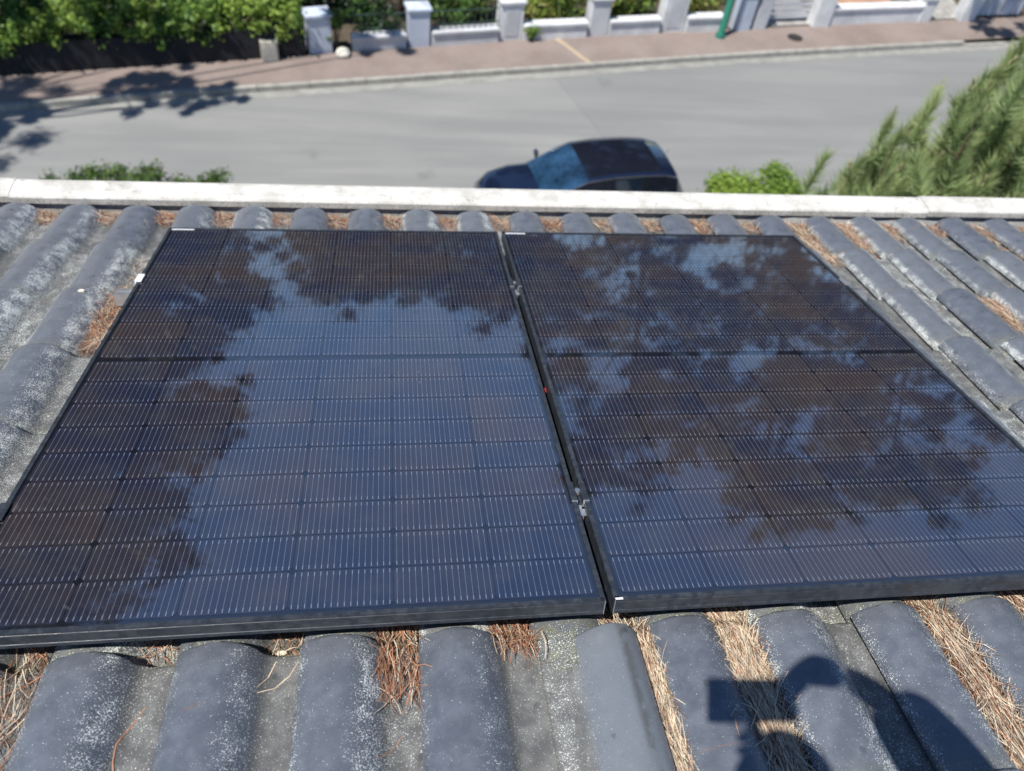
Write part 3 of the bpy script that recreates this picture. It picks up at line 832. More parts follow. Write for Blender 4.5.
# --- pines whose branches only throw shade into the picture
pine("pine_tree", (-11.2, 9.2, 0), 14, [(3.7, 1.0, 9.0, .55), (4.4, .8, 9.0, .35), (3.0, .8, 9.1, .5), (4.9, 1.1, 9.1, .3), (3.4, 1.5, 9.1, .4), (.9, -.2, 9.0, .55), (.4, .3, 9.0, .5), (1.4, .3, 9.0, .35), (1.6, 2.3, 9.2, .6), (2.7, 2.4, 9.3, .6), (3.8, 2.4, 9.2, .5), (.4, 2.9, 9.4, .8), (1.8, 3.2, 9.6, .7), (7.6, 3.1, 9.1, .35), (8.5, 3.2, 9.2, .3), (0, 0, 11.5, .9), (-1.5, .5, 10, 1.0), (.5, -1.5, 10.5, .9), (-.5, 1.5, 12, .9)],
     "roadside pine left of the view whose branches shade the road and hedge", 9, .2, 190, .25, None, jit=.2, twigs=1)
pine("pine_tree", (20.8, 14.2, 0), 9, [(-6.3, 1.3, 7.0, .55), (-6.9, 1.6, 7.2, .4), (-5.9, 2.2, 7.4, .6), (-5.0, 1.4, 7.2, .6), (0, 0, 9.5, 1.1), (1, 1, 9, 1), (-1, 1, 10, 1), (-1.2, .8, 8.6, .9), (-3, 1, 8.2, .9)],
     "small roadside pine right of the view, one branch shading the far pavement", 10, .18, 150, .2, None, jit=.2, twigs=1)

# --- hedge along the far pavement, with dark wall below
M_dwall = plain("dark_low_wall", (.011, .012, .016), .8, 0, .3, 2)  # one near-black tone over the whole low wall
M_white = plain("white_masonry_paint", (.58, .59, .60), .7, 0, .22, 2.2, .1)
M_whitey = plain("weathered_white_paint", (.50, .51, .53), .75, 0, .18, 2.5, .15)
def hedge(xa, xb, off_y, depth, z0, z1, label, mat, mat2, seed, leaf=.09, per=130, name="hedge", step=.30, bright=None):
    xm = (xa + xb) / 2; base = (xm, xy_at(WALL, xm) + off_y, .1)
    t = empty(name, base, label=label, cat="hedge", group=None)
    rr = random.Random(seed); cs = []; rs = []
    x = xa
    while x < xb:
        y0 = xy_at(WALL, x) + off_y
        for dy in np.arange(0, depth + .01, step):
            for z in np.arange(z0, z1 + .01, step * .9):
                if z < z1 - .4 and .2 < dy < depth - .2: continue
                cs.append((x + rr.uniform(-.12, .12) - base[0], y0 + dy + rr.uniform(-.1, .1) - base[1], z + rr.uniform(-.14, .14) + (.1 * math.sin(x * 2.1)) - .1)); rs.append(rr.uniform(.14, .24))
        x += step
    Q = leaf_quads(cs, rs, per, leaf, 1.0, .6, seed, .3)
    P = Q.mean(1)[:, 0] + base[0]; R = np.random.default_rng(seed)
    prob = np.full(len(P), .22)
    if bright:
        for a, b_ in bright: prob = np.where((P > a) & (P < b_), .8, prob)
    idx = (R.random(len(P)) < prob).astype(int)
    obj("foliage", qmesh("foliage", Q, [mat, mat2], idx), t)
    b = MB(); x = xa + .2
    while x < xb:
        y0 = xy_at(WALL, x) + off_y + depth / 2
        b.tube([(x - base[0], y0 - base[1], -.1), (x + .05 - base[0], y0 - base[1], z1 * .6), (x - base[0], y0 + .1 - base[1], z1 - .2)], [.03, .02, .01], 6); x += .6
    obj("stems", b.mesh("stems", M_stem), t)
hedge(-9.0, -1.15, .04, 1.1, .78, 1.20, "long leafy hedge with yellow-green patches coloured as sunlit on the dark wall across the road", ML_hedge, ML_hedge_b, 21, bright=((-6.2, -5.0), (-4.6, -3.9), (-2.7, -1.2)))  # bright stretches: sun patches put into the leaf colour

hedge(-10.0, -.6, 1.35, .9, .5, 2.0, "tall dark evergreen hedge in shade behind the leafy hedge across the road", ML_dark, ML_dark, 22, leaf=.11, per=70, step=.36)  # near-black leaves stand in for the shade behind the front hedge

def poly_wall(name, xa, xb, dy, th, z0, z1, mat, label, cat, step=1.2, group=None, cope=None):
    xm = (xa + xb) / 2
    t = empty(name, (xm, xy_at(WALL, xm) + dy, z0), label=label, cat=cat, group=group)
    n = max(1, round((xb - xa) / step)); b = MB(); c = MB()
    for i in range(n):
        p = xa + (xb - xa) * i / n; q = xa + (xb - xa) * (i + 1) / n
        P = (p, xy_at(WALL, p) + dy); Q = (q, xy_at(WALL, q) + dy)
        d = (Q[0] - P[0], Q[1] - P[1]); L = math.hypot(*d)
        ctr = ((P[0] + Q[0]) / 2 - xm, (P[1] + Q[1]) / 2 - t.location.y)
        b.obox(ctr, d, L - (.004 if i < n - 1 else 0), th, 0, z1 - z0)
        if cope: c.obox(ctr, d, L - .006, th + .08, z1 - z0, z1 - z0 + .05)
    obj("wall_panel", b.mesh("wall_panel", mat), t)
    if cope: obj("coping", c.mesh("coping", cope), t)
    return t
poly_wall("low_wall", -9.2, -1.08, .10, .20, .1, .76, M_dwall, "dark low wall under the long leafy hedge", "wall")
poly_wall("low_wall", -.10, 1.08, .05, .20, .1, .40, M_whitey, "low bluish white wall between the first and second white gate posts", "wall", cope=M_whitey, group="low white garden walls")
poly_wall("low_wall", 1.66, 3.20, .05, .20, .1, .42, M_whitey, "low white wall between the second and the pale-framed third post", "wall", cope=M_whitey, group="low white garden walls")
poly_wall("low_wall", 3.80, 5.38, .05, .20, .1, .45, M_white, "low white wall in front of the bright yellow shrub", "wall", cope=M_white, group="low white garden walls")
poly_wall("low_wall", 5.94, 7.28, .05, .20, .1, .45, M_white, "low white wall right of the fourth post with a dark hole in it", "wall", cope=M_white, group="low white garden walls")
poly_wall("low_wall", 7.98, 9.0, .05, .22, .1, .46, M_white, "low white wall just left of the green pole", "wall", cope=M_white, group="low white garden walls")
poly_wall("low_wall", 11.95, 15.0, .08, .25, .1, .52, M_white, "long white wall section on the right side of the far pavement", "wall", cope=M_white)

def post(x, y, w, h, mat, label, cap=True, ang=.2, d=.36, inset=None):
    t = empty("gate_post", (x, y, .12), (0, 0, ang), label=label, cat="post", group="white posts along the far pavement")
    b = MB(); b.box(-w / 2, w / 2, -d / 2, d / 2, -.02, h)
    obj("shaft", b.mesh("shaft", mat), t)
    b = MB(); b.box(-w / 2 - .04, w / 2 + .04, -d / 2 - .04, d / 2 + .04, h, h + .05); 
    b.add([(-w / 2, -d / 2, h + .05), (w / 2, -d / 2, h + .05), (w / 2, d / 2, h + .05), (-w / 2, d / 2, h + .05), (0, 0, h + .14)], [(0, 1, 4), (1, 2, 4), (2, 3, 4), (3, 0, 4)])
    if cap: obj("cap", b.mesh("cap", mat), t)
    if inset:
        b = MB(); b.box(-w / 2 + .1, w / 2 - .1, -d / 2 - .012, -d / 2 - .002, .12, h - .12)
        obj("inset_panel", b.mesh("inset_panel", inset), t)
    return t
M_bluew = plain("bluish_white", (.44, .49, .58), .75, 0, .1, 3)
post(-.80, 15.02, .50, .80, M_bluew, "first white post from the left, at the right end of the leafy hedge", ang=.3)
post(1.36, 15.50, .46, .82, M_bluew, "second white post from the left, bluish, in front of dark green shrubs")
post(3.49, 16.02, .54, .86, M_white, "third white post, bright frame round a grey inset panel", inset=M_whitey)
post(5.66, 16.45, .46, .86, M_whitey, "fourth post from the left, slim and greyish white")
post(7.62, 16.84, .60, 1.0, M_white, "fifth post, widest, left of the pale yellow shrub", inset=M_whitey)
post(9.55, 17.10, .40, .95, M_bluew, "narrow bluish post just right of the green pole")
post(10.05, 17.22, .34, .95, M_whitey, "narrow post at the gravel driveway edge")
post(11.85, 17.55, .46, .95, M_white, "bright white post at the left end of the long white wall", ang=.15)
post(15.10, 18.16, .36, .62, M_white, "short white post at the right end of the long white wall", ang=.15)
t = empty("meter_box", (-1.80, 14.50, .10), (0, 0, .25), label="small beige utility box standing under the right end of the hedge", cat="utility box")
b = MB(); b.box(-.17, .17, -.12, .12, 0, .46); obj("cabinet", b.mesh("cabinet", plain("beige_box", (.42, .40, .34), .6)), t)
b = MB(); b.box(-.14, .14, -.131, -.122, .06, .41); obj("door", b.mesh("door", plain("beige_door", (.46, .44, .38), .6)), t)
pebble_m = plain("white_rock", (.62, .60, .52), .85, 0, .2, 6)
t = empty("planter_rock", (-.28, 14.78, .12), label="white rounded rock at the foot of the first post", cat="rock")
bm = bmesh.new(); bmesh.ops.create_icosphere(bm, subdivisions=3, radius=.17)
for v in bm.verts: v.co *= 1 + .12 * math.sin(v.co.x * 17 + 1) * math.cos(v.co.y * 15); v.co.z *= .6
me = bpy.data.meshes.new("rock"); bm.to_mesh(me); bm.free(); me.materials.append(pebble_m); obj("stone", autosmooth(me, 80), t, loc=(0, 0, .08))
# railings above the low walls
M_rail = plain("dark_green_railing", (.03, .06, .05), .5, 0, .2, 5)
for xa, xb, lab in ((-.05, 1.08, "thin dark railing on the wall between the first and second posts"), (1.64, 3.2, "thin dark railing on the wall between the second and third posts")):
    xm = (xa + xb) / 2; t = empty("railing", (xm, xy_at(WALL, xm) + .05, .45), label=lab, cat="railing", group="railings on the low walls")
    for z in (.14, .44):
        b = MB(); b.tube([(xa - xm, xy_at(WALL, xa) - xy_at(WALL, xm), z), (xb - xm, xy_at(WALL, xb) - xy_at(WALL, xm), z)], .014, 6); obj("rail", b.mesh("rail", M_rail), t)
    n = int((xb - xa) / .14)
    for i in range(n + 1):
        x = xa + .03 + i * .14; y = xy_at(WALL, x) - xy_at(WALL, xm); b = MB(); b.tube([(x - xm, y, 0), (x - xm, y, .46)], .009, 5); obj("bar", b.mesh("bar", M_rail), t)
# green pole
t = empty("green_pole", (8.89, 16.55, .12), label="green painted pole standing on the far pavement beside the white wall", cat="pole")
b = MB(); b.tube([(0, 0, 0), (0, 0, 3.2)], [.085, .075], 14); obj("shaft", autosmooth(b.mesh("shaft", plain("green_paint", (.03, .22, .15), .45, 0, .15, 4))), t)
b = MB(); b.tube([(0, 0, 0), (0, 0, .10)], [.13, .12], 14); obj("base", autosmooth(b.mesh("base", plain("green_paint_base", (.025, .15, .11), .5))), t)
# dark drain cover
b = MB(); b.tube([(0, 0, 0), (0, 0, .012)], [.20, .20], 18); M_drain = plain("cast_iron", (.035, .03, .03), .6, .3)
t = obj("drain_cover", b.mesh("drain_cover", M_drain), loc=(10.95, 16.72, .128), label="small dark round drain cover set in the pavement near the driveway", cat="drain cover")
# white picket gate on the far right, over the long wall a low planter with terracotta soil
t = empty("picket_gate", (17.5, 18.62, .12), (0, 0, .16), label="pale blue-white boarded gate at the far right behind the pine", cat="gate")
for i in range(11):
    b = MB(); b.box(-.075, .075, -.02, .02, .05, 1.15 + .0 * i); obj("board", b.mesh("board", M_bluew if i % 3 else M_whitey), t, loc=(-.85 + i * .17, 0, 0))  # bluish boards carry the gate's shade in their colour
for z in (.3, .95):
    b = MB(); b.box(-.95, .95, .022, .05, z, z + .08); obj("rail", b.mesh("rail", M_white), t)
post(16.50, 18.36, .46, .95, M_white, "white post at the left side of the boarded gate", ang=.16)
t = empty("terrace", (13.4, 19.2, .1), (0, 0, .16), label="low terracotta tiled terrace behind the long white wall", cat="terrace")
M_terra = plain("terracotta", (.42, .24, .15), .8, 0, .15, 2)
for i in range(6):
    for j in range(4):
        b = MB(); b.box(-.19, .19, -.19, .19, 0, .10 + random.uniform(-.003, .003)); obj("tile", b.mesh("tile", M_terra), t, loc=(-1.0 + i * .4, -.5 + j * .4, 0))
# garden gate by driveway
t = empty("slatted_gate", (10.95, 17.55, .14), (0, 0, .18), label="pale grey slatted gate across the gravel driveway", cat="gate")
for i in range(6):
    b = MB(); b.box(-.68, .68, -.015, .015, .10 + i * .15, .21 + i * .15); obj("slat", b.mesh("slat", M_whitey), t)
for x in (-.70, .70):
    b = MB(); b.box(x - .02, x + .02, -.03, .03, .02, 1.03); obj("stile", b.mesh("stile", M_whitey), t)
# shrubs behind the walls
S = [(-7.6, 16.6, 1.3, .9, 1.7, 0), (-5.2, 17.0, 1.4, .9, 1.6, 0), (-2.9, 17.2, 1.3, .9, 1.7, 0), (-.9, 16.9, .9, .7, 1.3, 0),  # those behind the hedge take dark leaves for the shade there
     (.35, 16.0, .62, .5, 1.1, 0), (.9, 16.9, .9, .7, 1.6, 0), (2.2, 16.4, .6, .5, .95, 3), (2.9, 17.0, .7, .6, 1.1, 2), (1.9, 17.6, .9, .7, 1.3, 0),
     (4.3, 16.9, .5, .5, .95, 1), (5.0, 17.1, .6, .5, 1.0, 2), (4.2, 18.0, 1.0, .7, 1.1, 1), (6.2, 17.3, .55, .5, 1.05, 1), (6.9, 17.5, .5, .5, .85, 2), (6.4, 18.5, 1.0, .7, 1.0, 1), (8.5, 17.7, .7, .5, .9, 1), (8.9, 18.8, .9, .7, .9, 2)]
kinds = [("evergreen_shrub", "dark evergreen shrub", ML_dark, ML_hedge), ("yellow_shrub", "yellow-green shrub", ML_yel, ML_lime), ("leafy_shrub", "medium green shrub", ML_mid, ML_hedge_b), ("leafy_shrub", "mottled green shrub", ML_hedge, ML_mid)]
places = ["behind the left end of the hedge", "behind the middle of the hedge", "behind the right half of the hedge", "behind the first white post", "close behind the railing between first and second posts", "tall, behind the second white post", "close behind the wall between second and third posts", "right behind the railing beside the third post", "deep in the garden behind the second post", "just right of the third post", "close left of the fourth post", "deep in the garden behind the third post", "just right of the fourth post", "left of the widest post", "deep in the garden behind the fourth post", "between the widest post and the green pole", "deep in the garden behind the green pole"]
for i, ((x, y, rx, ry, h, kd), pl) in enumerate(zip(S, places)):
    nm_, de, m1, m2 = kinds[kd]
    shrub(nm_, (x, y, .08), (rx, ry, h), de + " " + pl, "shrub", m1, .085, 120, 20, 40 + i, "garden shrubs across the road", m2)
shrub("weed_tuft", (4.02, 15.88, .12), (.22, .18, .38), "small yellow-green weed growing at the foot of the third post", "weed", ML_lime, .05, 60, 8, 77, None, None, 3)
shrub("climbing_plant", (-.45, 15.05, .12), (.3, .2, 1.0), "pale leafy climber beside the first white post", "climber", ML_mid, .06, 60, 12, 78, None, ML_lime, 4)
# near-side plants rising above the gutter
def near_hedge(x0, x1, y, zt, label, mat, mat2, seed, name="garden_bush", n=60, leaf=.055):
    t = empty(name, ((x0 + x1) / 2, y, 0), label=label, cat="bush")
    rr = random.Random(seed); xm = (x0 + x1) / 2; cs = []; rs = []
    for i in range(n):
        u = rr.uniform(-1, 1); x = u * (x1 - x0) / 2
        top = zt * (1 - .10 * abs(u) ** 3) + .10 * math.sin(x * 7 + seed) + rr.uniform(-.05, .07)
        cs.append((x, rr.uniform(-.35, .35), top - rr.random() ** 1.5 * zt * .7)); rs.append(rr.uniform(.10, .19))
    Q = leaf_quads(cs, rs, 110, leaf, 1.0, .5, seed, .3)
    obj("foliage", qmesh("foliage", Q, [mat, mat2], (np.random.default_rng(seed).random(len(Q)) < .4).astype(int)), t)
    b = MB()
    for k in range(8):
        e = cs[k]; b.tube([(e[0] * .8, 0, 0), (e[0] * .9, e[1] * .5, e[2] * .5), e], [.03, .018, .008], 6)
    obj("stems", b.mesh("stems", M_stem), t)
near_hedge(-4.25, -1.75, 7.85, 1.72, "dark green bush tops showing just above the gutter on the left", ML_mid, ML_hedge, 5, n=200)
near_hedge(5.55, 7.15, 7.4, 2.24, "rounded lime green bush showing above the gutter right of the parked car", ML_lime, ML_hedge_b, 6, n=300)

# --- young pine close to the house on the right
TIPS = [(5.25, 4.05, 4.55), (5.2, 3.95, 4.72), (5.45, 4.1, 4.62), (5.3, 4.0, 4.4), (5.6, 4.2, 4.8), (5.1, 3.82, 4.6), (5.41, 4.22, 4.5), (5.34, 4.1, 4.82), (5.63, 4.23, 4.56), (5.58, 4.15, 4.31), (5.26, 3.49, 4.85), (5.26, 3.5, 5.06), (5.97, 4.56, 4.65), (5.5, 3.96, 5.19), (5.55, 3.78, 5.04), (6.25, 4.83, 4.85), (5.86, 4.09, 5.07), (6.2, 4.67, 5.12), (5.89, 4.28, 5.43), (5.98, 4.02, 4.53), (5.63, 3.53, 5.06), (6.13, 4.1, 4.84), (6.39, 4.43, 4.86), (6.15, 3.8, 4.82), (6.31, 3.94, 4.48), (6.25, 4.29, 5.18), (5.71, 3.67, 5.73), (6.47, 4.2, 5.01), (6.3, 3.9, 4.93), (6.12, 3.41, 4.99), (5.8, 3.5, 5.69), (6.6, 4.54, 5.37), (6.34, 3.76, 5.19), (6.64, 3.85, 4.86), (6.68, 4.6, 5.55), (6.61, 4.2, 5.41), (6.76, 4.68, 5.67), (6.39, 3.68, 5.45), (6.75, 4.35, 5.54), (6.51, 3.55, 5.23), (6.95, 3.9, 4.59), (6.78, 4.63, 5.8), (6.2, 3.02, 5.27), (6.13, 3.64, 6.05), (6.31, 3.46, 5.69), (6.97, 4.67, 5.84), (6.65, 3.43, 5.31), (6.79, 3.94, 5.62), (5.2, 3.78, 4.45), (5.58, 3.88, 4.32), (5.7, 3.63, 4.51), (5.92, 3.43, 4.62), (6.39, 3.56, 4.58), (6.58, 3.44, 4.68), (7.07, 4.41, 5.77), (7.01, 3.75, 5.43), (7.29, 3.68, 4.82), (5.92, 4.78, 4.87), (5.85, 3.52, 5.28), (6.17, 4.46, 4.66), (6.76, 4.42, 5.0)]
def young_pine():
    base = Vector((7.3, 4.3, 0))
    t = empty("young_pine", base, label="bushy young pine with upright shoots beside the house on the right", cat="pine tree")
    rr = random.Random(31)
    tips = [Vector(p) - base for p in TIPS]
    for _ in range(36):                                   # the side of the crown away from the house
        a = rr.uniform(-1.0, 1.0); q = rr.uniform(.4, 1.9); z = rr.uniform(3.6, 5.3)
        tips.append(Vector((math.cos(a) * q * .9 + .3, math.sin(a) * q + .2, z)))
    for _ in range(40):
        a = rr.uniform(2.2, 4.4); q = rr.uniform(.4, 1.8); z = rr.uniform(2.6, 4.2)
        tips.append(Vector((math.cos(a) * q, math.sin(a) * q * .5, z)))
    b = MB(); b.tube([(0, 0, 0), (.05, .05, 2), (-.03, 0, 4), (.02, .02, 5.2)], [.14, .11, .07, .02], 10)
    obj("trunk", autosmooth(b.mesh("trunk", M_bark)), t)
    l = MB(); T = []; D = []; C = []
    for p in tips:
        r0 = Vector((.02, .02, min(5.1, max(1.2, p.z - .55 * math.hypot(p.x, p.y) - .3))))
        q = p - Vector((0, 0, .42)) 
        l.tube([r0, (r0 + q) / 2 + Vector((0, 0, -.1)), q], [.030, .016, .008], 5)
        l.tube([q, p], [.011, .006], 5)
        d = Vector((rr.gauss(0, .22), rr.gauss(0, .22), 1)); T.append(tuple(p)); D.append(tuple(d))
        C.append(tuple(p + d.normalized() * rr.uniform(.10, .22)))
        for _ in range(3):                                # side shoots lower on the branch
            s = rr.uniform(.25, 1); m = r0.lerp(q, s); dd = Vector((rr.gauss(0, .22), rr.gauss(0, .22), .9))
            m = m + Vector((rr.gauss(0, .20), rr.gauss(0, .20), rr.uniform(0, .3)))
            T.append(tuple(m)); D.append(tuple(dd))
    obj("limbs", l.mesh("limbs", M_bark), t)
    Q = tuft_tris(T, D, 240, .19, .012, 9, .44)
    obj("crown", qmesh("crown", Q, [ML_pine], None, n=3), t)
    Q = tuft_tris(C, D[::4], 70, .06, .014, 10, .34)
    obj("candles", qmesh("candles", Q, [ML_tan], None, n=3), t)
young_pine()

# ------------------------------------------------------------------ parked car
def car():
    P = N("dark_blue_paint"); v = P.geo(); f = P.noise(v, 900, 1)
    P.set(P.mix(f, (.004, .008, .026), (.010, .018, .050)), .30, .35, .5)
    P.p.inputs["Coat Weight"].default_value = 1.0; P.p.inputs["Coat Roughness"].default_value = .04
    PM = P.m
    GL = plain("car_glass", (.014, .040, .080), .04, 0, .7, 2.2, spec=.9)  # blue base colour stands in for sky mirrored in the windscreen
    RG = plain("dark_roof_glass", (.008, .010, .018), .05, 0, .1, 2, spec=.9)
    BK = plain("black_trim", (.012, .012, .013), .5); CHR = plain("chrome_trim", (.6, .6, .62), .2, .9)
    t = empty("parked_car", (4.00, 9.10, 0), (0, 0, math.radians(188.0)), label="small dark blue hatchback parked on the road behind the gutter", cat="car")
    # stations along x (front = +x): x, half width, sill z, belt z, glass-base half width, top half width, top z
    ST = [(1.80, .56, .28, .60, .42, .34, .68), (1.74, .70, .22, .71, .57, .46, .82), (1.55, .78, .20, .80, .68, .57, .96), (1.20, .81, .18, .89, .72, .60, 1.05), (.86, .82, .18, .92, .73, .61, 1.07),
          (.45, .83, .18, .94, .735, .59, 1.31), (.15, .83, .18, .95, .74, .58, 1.44), (-.30, .83, .18, .915, .735, .580, 1.485), (-.80, .83, .18, .93, .73, .575, 1.485), (-1.20, .82, .18, .95, .715, .555, 1.455),
          (-1.48, .80, .20, .97, .70, .53, 1.38), (-1.68, .77, .24, .96, .66, .52, 1.06), (-1.78, .72, .30, .80, .60, .48, .86), (-1.80, .66, .34, .60, .50, .40, .62)]
    def sec(s):
        x, w, z0, zb, wg, wt, zt = s
        h = [(w * .93, z0), (w, z0 + .14), (w * 1.0, (z0 + zb) / 2 + .06), (w * .975, zb - .06), (wg + .02, zb), (wg * .5 + wt * .5 + .012, (zb + zt) / 2), (wt, zt - .035), (wt * .86, zt - .006), (wt * .45, zt + .012), (0, zt + .018)]
        return [(x, y, z) for y, z in h] + [(x, -y, z) for y, z in h[-2::-1]]
    V = []; n = 19
    for s in ST: V += sec(s)
    grp = {'body': [], 'windscreen': [], 'side_window': [], 'rear_window': [], 'roof_panel': []}
    for i in range(len(ST) - 1):
        for j in range(n - 1):
            q = (i * n + j, i * n + j + 1, (i + 1) * n + j + 1, (i + 1) * n + j)
            jj = j if j < 9 else n - 2 - j      # 0..8 mirrored
            g = 'body'
            if i in (4, 5) and jj >= 6: g = 'windscreen'
            elif 5 <= i <= 9 and jj in (4, 5) and i != 7: g = 'side_window'
            elif i in (6, 7, 8) and jj >= 7: g = 'roof_panel'
            elif i == 10 and jj >= 6: g = 'rear_window'
            grp[g].append(q)
    grp['body'].append(tuple(range(n - 1, -1, -1))); grp['body'].append(tuple((len(ST) - 1) * n + j for j in range(n)))
    grp['body'] += [(i * n, (i + 1) * n, (i + 1) * n + n - 1, i * n + n - 1) for i in range(len(ST) - 1)]
    for g, m in (('body', PM), ('windscreen', GL), ('rear_window', GL), ('roof_panel', RG)):
        me = mesh(g, V, grp[g], m); bm = bmesh.new(); bm.from_mesh(me)
        bmesh.ops.delete(bm, geom=[v for v in bm.verts if not v.link_faces], context='VERTS')
        bmesh.ops.recalc_face_normals(bm, faces=bm.faces)
        bm.to_mesh(me); bm.free(); o = obj(g, autosmooth(me, 38), t)
        if g == 'body':
            o.modifiers.new("bevel", 'BEVEL').width = .012
    for sgn in (1, -1):
        for front in (True, False):
          fs = [q for q in grp['side_window'] if (V[q[1]][1] > 0) == (sgn > 0) and (q[0] < 7 * n) == front]
          me = mesh("side_window", V, fs, GL); bm = bmesh.new(); bm.from_mesh(me); bmesh.ops.delete(bm, geom=[v for v in bm.verts if not v.link_faces], context='VERTS'); bmesh.ops.recalc_face_normals(bm, faces=bm.faces); bm.to_mesh(me); bm.free()
          me.materials[0] = RG; obj("side_window", autosmooth(me, 30), t)
        b = MB(); b.tube([(x, sgn * (wg * 0 + wt + .006), zt - .028) for x, w, z0, zb, wg, wt, zt in ST[5:11]], .008, 6); b.tube([(x, sgn * (wg + .026), zb + .004) for x, w, z0, zb, wg, wt, zt in ST[4:11]], .008, 6)
        obj("window_trim", autosmooth(b.mesh("window_trim", CHR)), t)
        m = MB(); m.tube([(.62, sgn * .80, .96), (.60, sgn * .90, 1.0)], [.03, .03], 8); mm = obj("mirror_arm", m.mesh("mirror_arm", BK), t)
        bm = bmesh.new(); bmesh.ops.create_icosphere(bm, subdivisions=3, radius=.08)
        for v in bm.verts: v.co.x *= .55; v.co.z *= .75
        me = bpy.data.meshes.new("wing_mirror"); bm.to_mesh(me); bm.free(); me.materials.append(PM); obj("wing_mirror", autosmooth(me, 80), t, loc=(.60, sgn * .91, 1.02))
        bm = bmesh.new(); bmesh.ops.create_icosphere(bm, subdivisions=3, radius=.16)
        for v in bm.verts: v.co.x *= .7; v.co.z *= .6; v.co.y *= .8
        me = bpy.data.meshes.new("headlight"); bm.to_mesh(me); bm.free(); me.materials.append(plain("headlight_glass", (.55, .57, .6), .1, .2)); obj("headlight", autosmooth(me, 80), t, loc=(1.62, sgn * .56, .66))
        b = MB(); b.box(-.05, .05, -.09, .09, -.14, .14); obj("tail_light", b.mesh("tail_light", plain("red_lens", (.35, .01, .01), .2)), t, loc=(-1.715, sgn * .63, .80))
        for dx in (.12 - .02, -.78):
            b = MB(); b.box(dx - .004, dx + .004, sgn * .828 - .006, sgn * .828 + .006, .25, .86); obj("door_seam", b.mesh("door_seam", BK), t)
        b = MB(); b.box(-.42, -.26, sgn * .834 - .012, sgn * .834 + .012, .76, .79); obj("door_handle", b.mesh("door_handle", PM), t)
        for wx in (1.12, -1.10):
            w = obj("wheel", (lambda b: (b.tube([(0, -.09, 0), (0, -.075, 0), (0, .075, 0), (0, .09, 0)], [.27, .30, .30, .27], 28), b.mesh("wheel", M_rubber))[1])(MB()), t, loc=(wx, sgn * .755, .30))
            b = MB(); b.tube([(0, sgn * .085, 0), (0, sgn * .096, 0)], [.19, .17], 20)
            for k in range(5):
                a = k * 1.2566; b.tube([(0, sgn * .10, 0), (.17 * math.cos(a), sgn * .10, .17 * math.sin(a))], [.03, .02], 6)
            obj("rim", b.mesh("rim", CHR), w)
    b = MB(); b.box(1.795, 1.815, -.42, .42, .30, .46); obj("grille", b.mesh("grille", BK), t)
    b = MB(); b.box(1.808, 1.822, -.24, .24, .34, .44); obj("number_plate", b.mesh("number_plate", M_label), t)
    b = MB(); b.tube([(-1.30, .1, 1.45), (-1.42, .1, 1.62)], [.006, .003], 6); obj("aerial", b.mesh("aerial", BK), t)
car()

# ------------------------------------------------------------------ the person taking the picture (behind the camera; the shadow falls on the tiles)
M_skin = plain("skin", (.50, .31, .22), .5, 0, .08, 20)
M_hair = plain("brown_hair", (.05, .032, .02), .7, 0, .3, 60)
M_jacket = plain("dark_jacket", (.03, .035, .05), .8, 0, .2, 30)
M_trou = plain("work_trousers", (.07, .07, .065), .85, 0, .2, 30)
def skinned(name, V, E, R, mat, root=0, sub=2):
    me = bpy.data.meshes.new(name); me.from_pydata(V, E, []); me.materials.append(mat)
    o = bpy.data.objects.new(name, me)
    o.modifiers.new("skin", 'SKIN'); me.skin_vertices.new() if not me.skin_vertices else None
    sv = me.skin_vertices[0].data
    for i, r in enumerate(R):
        sv[i].radius = (r, r) if not isinstance(r, tuple) else r
        sv[i].use_root = (i == root)
    s = o.modifiers.new("sub", 'SUBSURF'); s.levels = sub; s.render_levels = sub
    me.polygons.foreach_set("use_smooth", [True] * len(me.polygons))
    return o
phc = CAM + CR @ Vector((.040, .000, .014))
